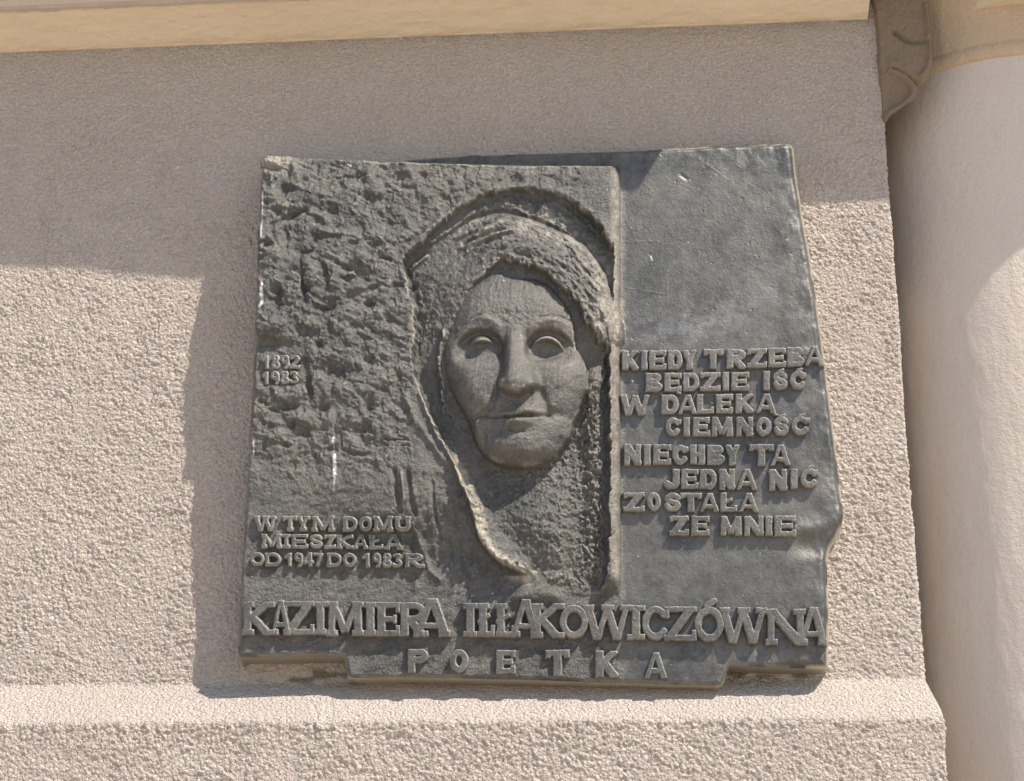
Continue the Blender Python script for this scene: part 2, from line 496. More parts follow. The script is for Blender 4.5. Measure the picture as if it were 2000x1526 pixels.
slab('projecting_slab', [(-2.2, -20), (-2.2, c1[1] - .0), (c1[0], c1[1]), (c2[0], c2[1]), (xj, c3[1]), (xj, c4[1]), (c5[0], c5[1]), (c5[0] + .05, c5[1]), (c5[0] + .05, -20)], z_sl, z_sl + 0.25, M_GREYP, cor)  # unseen overhang, outline fitted so its shadow edges fall in place

# ------------------------------------------------------------------ column and its capital
col = thing('column', 'smooth round plaster column right of the pier under an ochre capital', 'column')
RC = 300 * S
CXY = (at(2060, 500, 0)[0], 275 * S)
zt = at(2000, 104, 30)[2]
def ring(name, prof, mat, parent, a0=-pi, a1=0.0, nA=200, wob=0.6, seed=5):
    A = np.linspace(a0, a1, nA); pr = np.array(prof, float)
    vs = np.zeros((len(pr), nA, 3))
    for i, (r, zz) in enumerate(pr):
        rr = r + wob * S * fbm(A * 14, np.full(nA, zz / S / 55), seed, 4)
        vs[i, :, 0] = CXY[0] + rr * np.cos(A); vs[i, :, 1] = CXY[1] + rr * np.sin(A); vs[i, :, 2] = zz
    return mesh_obj(name, vs.reshape(-1, 3), grid_faces(len(pr), nA), mat, parent)
zs = np.concatenate([np.linspace(zt + .02, 1.2, 230), np.linspace(1.18, -0.02, 30)])
ring('shaft', [(RC * (1 + 0.012 * (zt - q)), q) for q in zs], M_COLUMN, col, -pi * 1.2, pi * .2, 420, .8)
cap = [(RC - 4 * S, zt - 2 * S), (RC + 4 * S, zt), (RC + 9 * S, zt + 5 * S), (RC + 10 * S, zt + 26 * S), (RC + 7 * S, zt + 30 * S), (RC + 9 * S, zt + 36 * S)]
for k in range(14):
    t = k / 13
    cap.append((RC + (9 + 26 * t ** 1.6) * S, zt + (40 + 150 * t) * S))
cap.append((RC + 36 * S, zt + 230 * S))
M_CAP = plaster('weathered ochre capital plaster', (0.44, 0.35, 0.255), 0.7, 180, 0.22, bump_d=0.002)
ring('capital', cap, M_CAP, col, -pi * 1.2, pi * .2, 260, 2.0, 8)
# unseen slab added over the capital, cut to shape the column's shadow
cb = caster(2000, 488, 0, zt + 232 * S)
pS = at(2000, 488, 0)
A_ = math.acos(max(-1, min(1, 0)))
# column point seen at (2000,488)
dS = None
for dep in np.linspace(-100, 300, 801):
    q = at(2000, 488, dep)
    if math.hypot(q[0] - CXY[0], q[1] - CXY[1]) <= RC:
        dS = q
    else:
        if dS is not None: break
dS = q if dS is None else dS
k = (zt + 110 * S - dS[2]) / SUNV[2]; qq = dS + k * SUNV
print('column caster', qq, 'depth', -qq[1] / S)
slab('shadow_slab', [(0.471, 1), (0.471 + 1.4 * -qq[1], -qq[1] / S), (CXY[0] + .8, -qq[1] / S), (CXY[0] + .8, 1)], zt + 110 * S, zt + 480 * S, M_OCHRE, col)

def leaf(name, outline, dep0, dep1, hfun, mat, parent, step=1.6, back=13):
    P = crv(outline, 8, True)
    u0, v0 = P.min(0) - 3; u1, v1 = P.max(0) + 3
    U, V = np.meshgrid(np.arange(u0, u1, step), np.arange(v0, v1, step))
    d = pdist(U, V, P)
    idx = -np.ones(U.shape, int); keep = d > -step * .8
    idx[keep] = np.arange(keep.sum())
    dep = lerp(dep0, dep1, np.clip((U - 1715) / 105, 0, 1)) + hfun(U, V, d)
    dep = dep - back * (1 - np.clip(d / 5, 0, 1)) ** 2
    W_ = at(U, V, (dep0 + dep1) / 2); W_[..., 1] = -dep * S
    a, b, c, e = idx[:-1, :-1], idx[1:, :-1], idx[1:, 1:], idx[:-1, 1:]
    ok = (a >= 0) & (b >= 0) & (c >= 0) & (e >= 0)
    f = np.stack([a[ok], b[ok], c[ok], e[ok]], 1)
    return mesh_obj(name, W_[keep], f, mat, parent)
orn = thing('corner_leaves', 'brownish carved acanthus leaves in the corner between pier and column', 'carved ornament')
def h_low(U, V, d):
    r, t = ld(U, V, crv([(1738, 138), (1770, 158), (1782, 185), (1768, 205), (1738, 222)], 5))
    U = U + 0
    return 14 * np.exp(-(r / 8) ** 2) + 2.5 * fbm(U / 9, V / 9, 601, 4) - 11 * np.exp(-(np.hypot(U - 1748, V - 190) / 22) ** 2)
leaf('lower_leaf', [(1718, 120), (1745, 122), (1782, 140), (1800, 160), (1796, 176), (1786, 194), (1760, 210), (1742, 222), (1727, 231), (1723, 185)], 6, 30, h_low, M_LEAF, orn)
def h_up(U, V, d):
    r, t = ld(U, V, crv([(1806, 20), (1812, 80), (1812, 130), (1800, 155)], 5))
    r2, t2 = ld(U, V, crv([(1750, 60), (1775, 82), (1800, 88), (1812, 86)], 5))
    r3, t3 = ld(U, V, crv([(1742, 118), (1768, 142), (1795, 158)], 5))
    return 3 * fbm(U / 10, V / 12, 605, 4) + 11 * np.exp(-(r / 6) ** 2) - 11 * np.exp(-(r2 / 4) ** 2) + 4 * np.exp(-((r3) / 8) ** 2) + 6 * np.exp(-(np.hypot((U - 1785) / 22, (V - 120) / 26)) ** 2)
leaf('upper_leaf', [(1710, -40), (1800, -40), (1812, 30), (1816, 88), (1820, 135), (1810, 160), (1796, 168), (1770, 150), (1745, 132), (1721, 134), (1717, 60), (1712, 20)], 12, 44, h_up, M_LEAF, orn)

# ------------------------------------------------------------------ the plaque
DP = 66.0                                     # thickness of the slab
plq = thing('memorial_plaque', 'dark weathered bronze memorial plaque with the portrait of a woman in a headscarf', 'plaque')
OUT = [(519, 309), (540, 309), (580, 311), (640, 314), (700, 317), (742, 319), (748, 313), (800, 305), (900, 298), (1050, 292), (1200, 287), (1290, 284), (1400, 278), (1480, 275), (1536, 272), (1546, 274), (1552, 283),
       (1557, 330), (1565, 385), (1575, 440), (1587, 510), (1597, 580), (1607, 650), (1616, 720), (1625, 790), (1634, 860), (1641, 920), (1648, 980), (1650, 1002), (1646, 1022), (1636, 1044), (1624, 1064), (1619, 1085), (1619, 1120), (1621, 1180), (1621, 1240), (1620, 1297),
       (1617, 1301), (1560, 1301), (1500, 1300), (1440, 1297), (1426, 1297), (1420, 1303), (1416, 1318), (1410, 1334), (1402, 1337), (1300, 1334), (1200, 1331), (1050, 1326), (900, 1322), (780, 1320), (690, 1321), (680, 1318), (677, 1300), (673, 1283), (664, 1279),
       (600, 1279), (530, 1281), (470, 1281), (465, 1276), (467, 1200), (476, 1060), (488, 900), (497, 780), (504, 650), (510, 540), (514, 430), (516, 340), (516, 314)]
GS = 1.6
us = np.arange(455, 1662, GS); vs_ = np.arange(264, 1348, GS)
U, V = np.meshgrid(us, vs_)
sdp = pdist(U, V, OUT)

def relief(U, V, sdp):
    # points that stand proud are seen higher from below: bring traced lines back to their place
    hm = 46 * np.exp(-((U - 1012) / 175) ** 4 - ((V - 690) / 235) ** 4) + 14 * (U < 1195) * (V < 1150)
    tanv = np.tan(PITCH + (763 - V) / F)
    V0 = V; U0 = U
    V = V - tanv * np.clip(hm - 8, 0, 60)
    hp = lambda *a: sst(*a)
    # ---- raised portrait panel
    xr = 1213 + (V - 330) * 0.002
    d_right = xr - U
    top = np.interp(U, [516, 700, 800, 1000, 1190], [311, 319, 322, 328, 329]) - 2
    crest = np.clip(d_right / 21, 0, 1)
    panel = 27 * (1 - (1 - crest) ** 1.4) * sst(0, 7, V0 - top)
    left_level = np.interp(V, [300, 400, 520, 700, 850, 1000, 1120], [22, 34, 40, 28, 16, 5, 4])
    panel = panel * lerp(left_level / 25.0, 1.0, sst(560, 800, U))
    fade = 1 - sst(1120, 1165, V + 8 * fbm(U / 30, V / 30, 101, 2))
    fade_l = 1 - sst(930, 1060, V - (U - 500) * .10)
    panel = panel * lerp(fade_l, fade, sst(1020, 1150, U))
    inpanel = sst(0, 6, d_right) * sst(0, 6, V0 - top)
    H = panel
    # ---- niche around the head
    arch = crv([(786, 515), (806, 489), (843, 458), (885, 419), (927, 394), (963, 381), (1003, 374), (1042, 376), (1095, 387), (1129, 405), (1157, 428), (1181, 456), (1193, 482), (1198, 510), (1199, 540)], 4).tolist()
    niche = arch + [(1196, 600), (1190, 690), (1190, 900), (1190, 1060), (1186, 1120), (1170, 1160), (1100, 1158), (1050, 1135), (1030, 1118), (1008, 1110), (976, 1095), (955, 1071), (937, 1044), (925, 991), (906, 945), (884, 888), (856, 840), (826, 770), (812, 734), (807, 695), (813, 650), (811, 600), (800, 560)]
    dn = pdist(U, V, niche)
    wv = 5 * fbm(U / 12, V / 12, 111, 3)
    floor = np.interp(V, [370, 560, 800, 900, 1000, 1120, 1160], [5, 3, -2, 0, 2, 5, 2])
    floor = floor + sst(520, 440, V) * lerp(9, -3, sst(1090, 1165, U))
    inside = sst(-3, 5, dn + wv)
    H = lerp(H, floor, inside)
    # lip of the arch, crumbled
    H += 3.0 * np.exp(-((dn + 6) / 6) ** 2) * sst(640, 380, V) * (1 + fbm(U / 9, V / 9, 121, 2))
    H += inside * (3.0 * fbm(U / 11, V / 9, 115, 4, .6) + 5 * fbm(U / 40, V / 40, 118, 2)) * sst(700, 600, V)
    # ---- head under the scarf
    head = crv([(800, 560), (793, 518), (832, 478), (872, 451), (911, 424), (948, 411), (984, 406), (1026, 414), (1068, 429), (1105, 444), (1142, 465), (1162, 488), (1181, 517), (1196, 554), (1210, 596), (1221, 640), (1222, 668), (1206, 688), (1186, 692)], 4).tolist() + [(1160, 730), (1140, 800), (1000, 850), (870, 780), (822, 720), (812, 660)]
    dh = pdist(U, V, head)
    rise = lerp(95, 17, sst(800, 965, U - (V - 420) * .12))
    hh = 40 * (1 - np.exp(-np.clip(dh, 0, 400) / rise)) + 5 * np.exp(-((U - 1080) / 90) ** 2 - ((V - 520) / 90) ** 2)
    low_end = sst(700, 660, V)        # scarf ends here, below are locks and neck
    hh_m = sst(-2, 4, dh + wv * .7)
    scarf = lerp(0, 1, hh_m) * (hh)
    # modelling strokes on the scarf following the arch
    cx, cy = 1010, 690
    ang = np.arctan2(V - cy, (U - cx) * 1.15); rad = np.hypot((U - cx) * 1.2, V - cy)
    st, ed = facets(ang * 9 + .6 * fbm(U / 30, V / 30, 5, 2), rad / 9.0, 131, 1.2)
    st2, ed2 = facets(ang * 22 + 1.0 * fbm(U / 18, V / 18, 6, 2), rad / 5.5, 141, 1.2)
    strokes = 4.0 * st * sst(0, .3, ed) + 2.0 * st2 + 3.5 * (vn(ang * 7, rad / 7, 151) - .5)
    strokes = strokes * (.45 + .9 * vn(U / 40, V / 30, 155)) + 4 * fbm(ang * 4, rad / 16, 157, 2)
    strokes *= lerp(.25, 1, sst(860, 960, U - (V - 430) * .3))
    scarf = scarf + strokes * sst(2, 16, dh)
    # deep cuts on the left of the scarf
    for pts, wd, dp in (([(790, 514), (840, 480), (880, 462), (930, 449)], 3.5, -7), ([(905, 470), (945, 457), (985, 447)], 3, -6), ([(800, 522), (835, 492)], 3, 6), ([(900, 478), (960, 462), (1000, 450)], 3, 5)):
        scarf = scarf + ridge(U, V, pts, wd, dp)
    H = np.where(dh > -3, np.maximum(H * lerp(1, .6, inside), lerp(H, scarf, hh_m * lerp(sst(760, 690, V), 1, 0))), H)
    # ---- hair and brow recess
    hair = crv([(974, 500), (1005, 505), (1055, 516), (1081, 538), (1102, 557), (1129, 583), (1142, 609), (1157, 635), (1172, 661), (1184, 688), (1175, 760), (1150, 830)], 4).tolist() + [(1010, 940), (900, 850), (860, 770), (858, 690), (866, 646), (882, 620), (893, 596), (915, 566), (937, 540), (960, 520)]
    dr = pdist(U, V, hair)
    cut = sst(-2, 4, dr + 1.6 * wv)
    lvl = np.interp(V, [500, 560, 640, 720, 800, 900], [27, 25, 18, 6, 2, 0])
    lvl = np.where(U < 940, np.interp(V, [500, 600, 700, 800, 900], [30, 28, 16, 2, 0]), lvl)
    H = lerp(H, lvl, cut)
    H += 4.5 * np.exp(-((dr + 7) / 6) ** 2) * sst(940, 1000, U) * sst(700, 640, V) * (1 + .8 * fbm(U / 8, V / 8, 161, 2))
    # left strand that frames the face
    H += ridge(U, V, crv([(868, 640), (862, 668), (857, 700), (862, 745), (866, 790)], 4), 5, 12, 4) * (1 + .5 * fbm(U / 6, V / 9, 171, 2))
    H += bump(U, V, 871, 652, 5, 9, 9)
    # right locks: rough strip beside the jaw
    H += 16 * np.exp(-((U - 1162) / 20) ** 2) * sst(690, 730, V) * sst(1150, 860, V)
    H += bump(U, V, 1150, 762, 10, 16, 12)
    # ---- face
    face = crv([(937, 537), (974, 524), (1003, 533), (1037, 533), (1068, 543), (1090, 566), (1110, 592), (1122, 625), (1125, 665), (1140, 690), (1149, 720), (1147, 752), (1136, 782), (1122, 818), (1116, 848), (1102, 868), (1086, 888), (1052, 905), (1016, 912), (985, 906), (958, 893), (936, 868), (922, 838), (912, 805), (894, 776), (878, 745), (868, 710), (866, 670), (876, 640), (888, 610), (905, 575), (920, 552)], 4, True)
    df = pdist(U, V, face)
    dfc = np.clip(df, 0, 400)
    lft = sst(1000, 880, U) * sst(560, 640, V)
    b0 = np.interp(V, [560, 620, 700, 760], [31, 28, 22, 17])
    base_f = b0 + (51 - b0) * (1 - np.exp(-dfc / 24)) - 8 * lft * np.exp(-dfc / 20)
    base_f -= 4 * sst(600, 520, V)
    base_f += 2 * np.exp(-((U - 1015) / 70) ** 2)
    f = base_f.copy()
    # brows
    bl = crv([(897, 643), (910, 629), (928, 619), (948, 616), (966, 624), (978, 636)], 4)
    br = crv([(1030, 640), (1045, 628), (1062, 621), (1090, 620), (1108, 629), (1126, 648)], 4)
    f += ridge(U, V, [(901, 634), (922, 617), (940, 610)], 2.2, -4) + ridge(U, V, [(1052, 615), (1085, 611), (1112, 617)], 2.2, -3.5)
    # sockets under the brows: steep above the eyes
    yb_l = np.interp(U, [890, 905, 920, 940, 960, 975, 985], [668, 655, 644, 638, 639, 648, 665])
    yb_r = np.interp(U, [1028, 1040, 1055, 1075, 1095, 1112, 1128], [665, 650, 640, 636, 641, 654, 672])
    sl = sst(-6, 7, V - yb_l) * sst(718, 674, V) * sst(882, 912, U) * sst(992, 976, U)
    sr = sst(-6, 7, V - yb_r) * sst(716, 676, V) * sst(1024, 1036, U) * sst(1134, 1098, U)
    f += -15 * sl - 16 * sr
    f += ridge(U, V, bl, 7, 3.5) + ridge(U, V, br, 8, 4)
    f += bump(U, V, 984, 668, 11, 22, -6) + bump(U, V, 1034, 660, 8, 18, -4)
    f += bump(U, V, 1064, 690, 36, 12, -7) + bump(U, V, 918, 690, 32, 10, -5)
    # eyes: heavy upper lids over hollow openings
    ll = np.interp(U, [914, 922, 932, 944, 956, 966, 972], [674, 667, 664, 662, 662, 664, 670])
    lr = np.interp(U, [1036, 1044, 1056, 1068, 1080, 1092, 1102], [672, 664, 658, 655, 657, 664, 676])
    el = np.clip(1 - np.clip(np.hypot((U - 943) / 27, (V - 669) / 24), 0, 1) ** 1.35, 0, 1)
    er = np.clip(1 - np.clip(np.hypot((U - 1070) / 32, (V - 673) / 29), 0, 1) ** 1.35, 0, 1)
    f += el * lerp(3, 24, sst(3, -3, V - ll)) + er * lerp(-7, 30, sst(3, -3, V - lr))
    # cheeks
    f += bump(U, V, 918, 745, 36, 48, 8) + bump(U, V, 1098, 738, 38, 46, 8)
    # nose
    yy = [622, 649, 660, 677, 705, 733, 750, 765, 776]
    nx = np.interp(V, yy, [1004, 1005, 1005, 1004, 1003, 1001, 1000, 1004, 1010])
    nl = np.interp(V, yy, [990, 988, 986, 984, 983, 978, 972, 974, 985])
    nr_ = np.interp(V, yy, [1018, 1021, 1025, 1031, 1038, 1045, 1049, 1049, 1042])
    nh = np.interp(V, yy, [1, 5, 9, 15, 22, 29, 33, 33, 28])
    tr = np.clip((U - nx) / (nr_ - nx), 0, 1.6); tl_ = np.clip((nx - U) / (nx - nl), 0, 1.0)
    right = (1 - .42 * np.clip(tr, 0, 1) ** 1.5) * sst(1.32, .86, tr)
    left = np.cos(tl_ * pi / 2) ** 1.1
    nose = nh * np.where(U > nx, right, left)
    nose += bump(U, V, 1018, 752, 22, 18, 5) 
    tipline = np.interp(U, [965, 976, 986, 995, 1005, 1014, 1022, 1030, 1040, 1050], [752, 759, 763, 768, 772, 774, 772, 767, 761, 757])
    nose *= sst(5, -5, V - tipline)
    nose = blur(nose, 2)
    f += nose
    f += bump(U, V, 981, 752, 8, 9, 8, 0, 3) * sst(3, -4, V - tipline)
    f += bump(U, V, 1038, 763, 6, 3.5, -10)
    # folds
    f += ridge(U, V, crv([(973, 752), (968, 772), (962, 788), (948, 800), (934, 808)], 4), 6, -6)
    f += ridge(U, V, crv([(1052, 750), (1062, 772), (1068, 790), (1072, 808)], 4), 8, -6)
    # area between nose and mouth, mouth
    f += bump(U, V, 975, 798, 22, 14, -5)
    f += bump(U, V, 1036, 795, 26, 20, 5)
    ml = crv([(948, 806), (962, 811), (985, 812), (1006, 815), (1032, 811), (1056, 812), (1072, 808)], 4)
    f += ridge(U, V, ml, 2.8, -5) + ridge(U, V, [(985, 812), (1006, 815), (1040, 812)], 3.2, -6) + bump(U, V, 1032, 803, 26, 8, 3) + bump(U, V, 948, 806, 12, 8, -4) + bump(U, V, 1082, 806, 16, 10, -4)
    f += bump(U, V, 1010, 812, 62, 26, 5)
    f += bump(U, V, 1014, 826, 30, 9, 9) + ridge(U, V, crv([(995, 836), (1008, 843), (1024, 842)], 4), 3, -4)
    f += bump(U, V, 970, 830, 22, 26, -7)
    f += bump(U, V, 1014, 872, 52, 32, 8, 0, 2.5) 
    f += ridge(U, V, crv([(938, 814), (945, 838), (948, 864)], 4), 6, -3.5)
    f += bump(U, V, 931, 838, 13, 30, 7, 12, 2.5)
    f += bump(U, V, 1096, 806, 20, 10, -3)
    # tool marks
    f += 0.7 * fbm(U / 4, V / 26, 181, 3) * sst(640, 560, V)
    f += 0.5 * fbm((U + V) / 16, (U - V) / 4, 191, 2) * sst(840, 880, V) + 0.45 * fbm((U + V) / 6, (U - V) / 22, 193, 2) * sst(690, 720, V)
    f += 0.32 * fbm(U / 9, V / 9, 201, 3) + .2 * fbm(U / 3, V / 3, 206, 2) + .5 * fbm((U - 1010) / 3.2 + V / 30, V / 24, 207, 2)
    cr, ce = facets(U / 7, V / 6, 211, 1.4)
    browz = .7 * np.exp(-((U - 1005) / 55) ** 2 - ((V - 612) / 20) ** 2) + .6 * np.exp(-((U - 1110) / 30) ** 2 - ((V - 825) / 40) ** 2) + .5 * np.exp(-((U - 1100) / 40) ** 2 - ((V - 620) / 14) ** 2)
    f += 4.5 * cr * sst(0, .25, ce) * browz
    f = lerp(f, blur(f, 1), .8)
    fm = sst(-1.5, 3.0, df + .5 * wv)
    H = lerp(H, np.maximum(f, H * .0), fm)
    # ---- neck and collar
    neck = crv([(930, 880), (960, 930), (1010, 960), (1090, 930), (1140, 860), (1150, 960), (1140, 1060), (1090, 1110), (1030, 1095), (985, 1050), (950, 990), (915, 930)], 4, True)
    dk = pdist(U, V, neck)
    out_face = 1 - fm
    H += out_face * (10 * sst(0, 80, dk) + bump(U, V, 1062, 1000, 52, 85, 8, 0, 2.4))
    H += out_face * sst(0, 20, dk) * np.exp(-((U - 1060) / 55) ** 2) * 5
    lap = crv([(826, 772), (856, 842), (884, 886), (902, 940), (926, 992), (938, 1046), (956, 1074), (978, 1097), (1012, 1112), (1036, 1122)], 5)
    dl, tl = ld(U, V, lap)
    # signed side of the collar: upper right is inside
    ux = np.interp(V, lap[:, 1], lap[:, 0])
    side = np.where(V < 1122, U - ux, -1)
    wdt = np.interp(tl, [0, .3, .5, .8, 1], [10, 20, 24, 26, 28])
    pk = np.interp(tl, [0, .25, .4, .6, .85, 1], [3, 11, 18, 23, 27, 19])
    prof = np.where(side > 0, np.exp(-(dl / wdt) ** 1.7), np.exp(-(dl / 7.5) ** 2))
    H = H + (1 - fm) * pk * prof * sst(1, .96, tl) * (1 + .35 * fbm(U / 9, V / 12, 366, 3))
    H += (1 - fm) * 3.0 * np.exp(-(dl / 26) ** 2) * (side > 0) * fbm(U / 6, V / 6, 367, 3)
    # ---- rough modelling
    rl = sst(835, 790, U + 6 * fbm(U / 20, V / 20, 221, 2)) * sst(1010, 860, V - (U - 500) * .08) 
    rl = np.maximum(rl, sst(-4, -14, dn) * sst(1190, 1100, U) * sst(700, 560, V) * .8) * inpanel
    rl *= lerp(1, .45, sst(930, 780, 0 * V + 930) * 0)
    wu = U + 7 * fbm(U / 45, V / 45, 231, 3); wv2 = V + 7 * fbm(U / 45, V / 45, 241, 3)
    fa, ea = facets(wu / 44, wv2 / 38, 251, 1.3); fb, eb = facets(wu / 21 + 3, wv2 / 25, 261, 1.5); fc_, ec = facets((wu + .3 * wv2) / 8, wv2 / 10, 271, 1.5)
    rough = 4.2 * fa * sst(0, .3, ea) + 3.6 * fb * sst(0, .25, eb) + 1.5 * fc_ * sst(0, .2, ec) + 6 * fbm(U / 36, V / 36, 281, 4, .5)
    rough += 2.0 * fbm((U * .9 + V * .35) / 22, (V - U * .35) / 7, 285, 4) + .8 * fbm(wu / 5.5, wv2 / 5.5, 287, 2)
    A3 = lambda L_, k: [((x / k[0]) + k[1], (y / k[0]) + k[2], rx / k[0], ry / k[0], h, r) for x, y, rx, ry, r, h in L_]
    hollows = A3([(200, 200, 50, 16, 20, -9), (275, 328, 38, 20, 0, -10), (310, 488, 110, 14, -26, -9), (545, 455, 52, 34, 10, -12), (182, 655, 42, 16, 0, -10), (282, 605, 22, 50, 0, -8), (402, 700, 34, 16, -15, -9),
                  (388, 880, 11, 85, -8, -8), (505, 830, 24, 65, -10, -9), (515, 1015, 38, 20, 0, -11), (232, 960, 34, 42, 0, -9), (385, 1165, 55, 28, 0, -9), (472, 1225, 24, 24, 0, -9), (180, 1212, 58, 24, 5, -9),
                  (560, 1385, 95, 42, 5, -10), (762, 1312, 34, 20, 0, -8), (405, 1450, 14, 60, 0, -8), (785, 893, 62, 11, -25, -8), (630, 845, 24, 14, 0, -8), (870, 500, 78, 42, 28, -8), (1000, 870, 30, 16, 20, -8),
                  (770, 990, 22, 26, 0, -8), (600, 760, 60, 14, 20, -7), (480, 520, 40, 16, 30, -7), (860, 720, 40, 14, 30, -7), (930, 880, 30, 30, 0, -6), (700, 1120, 40, 18, 0, -6), (890, 1080, 40, 20, 30, -6), (330, 1320, 40, 16, 20, -6),
                  (960, 300, 50, 16, 10, -6), (640, 250, 80, 8, -5, -5), (1010, 600, 60, 9, -30, -7), (680, 640, 50, 14, -20, -5)], (3.0055, 469, 273))
    hollows += A3([(360, 390, 52, 24, 0, -9), (490, 280, 16, 50, -5, -7), (375, 515, 22, 28, 0, -8), (455, 570, 40, 16, 25, -7), (330, 635, 30, 16, 10, -6), (592, 400, 34, 22, 0, -7), (875, 395, 28, 38, 0, -8),
                   (850, 525, 26, 38, -10, -8), (800, 570, 28, 50, -15, -8), (620, 665, 40, 14, -20, -7), (800, 690, 95, 10, 8, -6), (375, 765, 22, 28, 0, -6), (690, 948, 44, 16, 0, -6), (960, 290, 40, 20, 0, -5), (250, 420, 30, 14, 0, -6)], (3.317, 460, 680))
    lumps = A3([(200, 1120, 58, 44, 15, 9), (480, 355, 80, 46, 0, 7), (430, 850, 42, 100, -8, 8), (335, 240, 32, 55, 10, 8), (812, 340, 55, 26, 10, 7), (300, 432, 70, 16, 0, 8), (690, 905, 80, 26, -15, 8), (560, 575, 80, 16, 2, 7),
                (205, 345, 45, 40, 0, 6), (845, 1290, 46, 28, 0, 7), (230, 720, 40, 26, 0, 6), (720, 720, 70, 40, 30, 6), (560, 1240, 60, 40, 0, 5), (960, 980, 60, 40, 0, 6), (640, 1030, 60, 30, -20, 5), (820, 600, 60, 30, 20, 5)], (3.0055, 469, 273))
    lumps += A3([(705, 295, 52, 42, 0, 7), (600, 470, 60, 34, 10, 5), (470, 480, 60, 40, 0, 5), (760, 470, 50, 40, 20, 6), (260, 560, 60, 50, 0, 4), (920, 240, 50, 50, 0, 5)], (3.317, 460, 680))
    wx = 4 * fbm(U / 14, V / 14, 295, 3); wy = 4 * fbm(U / 14, V / 14, 298, 3)
    for (x_, y_, rx_, ry_, h_, r_) in hollows + lumps:
        j0 = max(0, int((x_ - 80 - us[0]) / GS)); j1 = int((x_ + 80 - us[0]) / GS); i0 = max(0, int((y_ - 80 - vs_[0]) / GS)); i1 = int((y_ + 80 - vs_[0]) / GS)
        w_ = (slice(i0, i1), slice(j0, j1))
        rough[w_] += bump(U[w_] + wx[w_], V0[w_] + wy[w_], x_, y_, rx_ * 1.1, ry_ * 1.2, h_ * .9, r_, 2.4)
    H += rl * rough * lerp(1, .7, sst(820, 980, V))
    # low relief elsewhere
    med = (1 - sst(0, 6, df)) * sst(6, 16, dn)
    ra, re = facets(U / 9 + fbm(U / 20, V / 20, 301, 2), V / 10, 311, 1.5)
    nk = med * sst(700, 760, V)
    H += nk * (4.5 * ra * sst(0, .25, re) + 5 * fbm(U / 8, V / 10, 321, 4, .6)) * lerp(.35, 1.0, sst(960, 1100, U)) * lerp(.7, 1.25, sst(1120, 1160, U))
    H += med * sst(700, 640, V) * 1.6 * fbm(U / 7, V / 7, 331, 4)
    lf = sst(900, 870, U) * (1 - fm) * sst(0, 10, dh) * sst(700, 640, V) * sst(520, 560, V)
    H += lf * (1.0 * ra * sst(0, .3, re) + 2.4 * fbm(U / 14, V / 26, 341, 4))
    # folds of the shoulder left of the collar and under it
    sh = sst(760, 800, U) * sst(1060, 1000, U) * sst(6, -4, side) * sst(880, 930, V) * sst(1175, 1140, V) * (1 - inside)
    H += sh * (3.0 * fbm(U / 16, V / 60, 351, 3) + 2.2 * fbm(U / 22, V / 18, 361, 4))
    for pts, wd, dp in (([(772, 920), (775, 960), (784, 1000)], 4, -6), ([(797, 925), (803, 970), (812, 1005)], 5, -7), ([(786, 925), (792, 980)], 4, 5), ([(846, 940), (850, 1000), (862, 1050)], 3, -4),
                        ([(792, 770), (812, 820), (850, 870), (875, 905)], 7, 5), ([(803, 1020), (822, 1060), (838, 1110), (860, 1130)], 6, 4), ([(752, 862), (800, 862)], 1.6, -3), ([(785, 873), (802, 873)], 1.6, -3)):
        H += ridge(U, V, pts, wd, dp)
    H += bump(U, V, 1035, 1158, 34, 16, 12, -12, 3) + bump(U, V, 1085, 1165, 16, 10, 8)
    H += bump(U, V, 1165, 1135, 22, 18, -8)
    # lower left, cast skin
    skin = sst(930, 1010, V)
    H += 1.6 * fbm(U / 24 + V / 60, V / 14 + U / 80, 371, 4) * sst(1215, 1190, U) * lerp(1, 1.6, skin)
    # ---- right field, edges
    rr = sst(1205, 1225, U)
    edge_m = np.exp(-np.clip(sdp, 0, 200) / 34) * sst(1200, 1500, U)
    H += rr * (1.0 * fbm(U / 60, V / 60, 381, 4) + 0.16 * fbm(U / 5, V / 5, 391, 3)) + edge_m * 6.5 * fbm(U / 34, V / 42, 401, 3)
    H += rr * (-2.2 * pits(U / 33, V / 29, 411, .10, .4) + 1.3 * pits(U / 31, V / 37, 414, .09, .35)) * (.3 + vn(U / 70, V / 80, 417))
    H += ridge(U, V, crv([(1550, 1034), (1600, 1026), (1642, 1004)], 4), 16, 4) - bump(U, V, 1592, 1062, 36, 22, 8, -10, 2.6)
    H += 1.0 * fbm(U / 37 + V / 90, V / 23 + U / 70, 421, 4) * sst(1040, 1230, V)
    for pts in ([(1258, 355), (1276, 372)], [(1380, 318), (1425, 350)], [(1207, 470), (1285, 468)], [(1303, 520), (1303, 590)], [(1222, 560), (1300, 572)], [(1376, 390), (1376, 420)], [(1222, 885), (1245, 900)], [(1218, 870), (1248, 905)]):
        H += ridge(U, V, pts, 1.4, .35)
    H += ridge(U, V, [(1330, 338), (1342, 346)], 3, -2)
    # stripe grain
    H += 1.6 * fbm(U / 5, V / 12, 431, 3) * np.exp(-((U - 1200) / 12) ** 2) * inpanel
    H += .7 * fbm(U / 4.2, V / 4.2, 441, 3) * lerp(1, .15, np.maximum(rr, fm * .9))
    lm = sst(22, 0, np.abs(U - 545) - 50) * sst(22, 0, np.abs(V0 - 718) - 32)
    H = lerp(H, 14 + .35 * (H - 14), .75 * lm)
    # thin upstand of the back slab, behind the panel top
    H += 8 * sst(640, 470, U0)
    # rounded rim
    er_ = sst(1480, 1560, U0) + sst(300, 292, V0) * .6
    wr = lerp(7.0, 15.0, np.clip(er_, 0, 1))
    rd = np.clip(1 - sdp / wr, 0, 1)
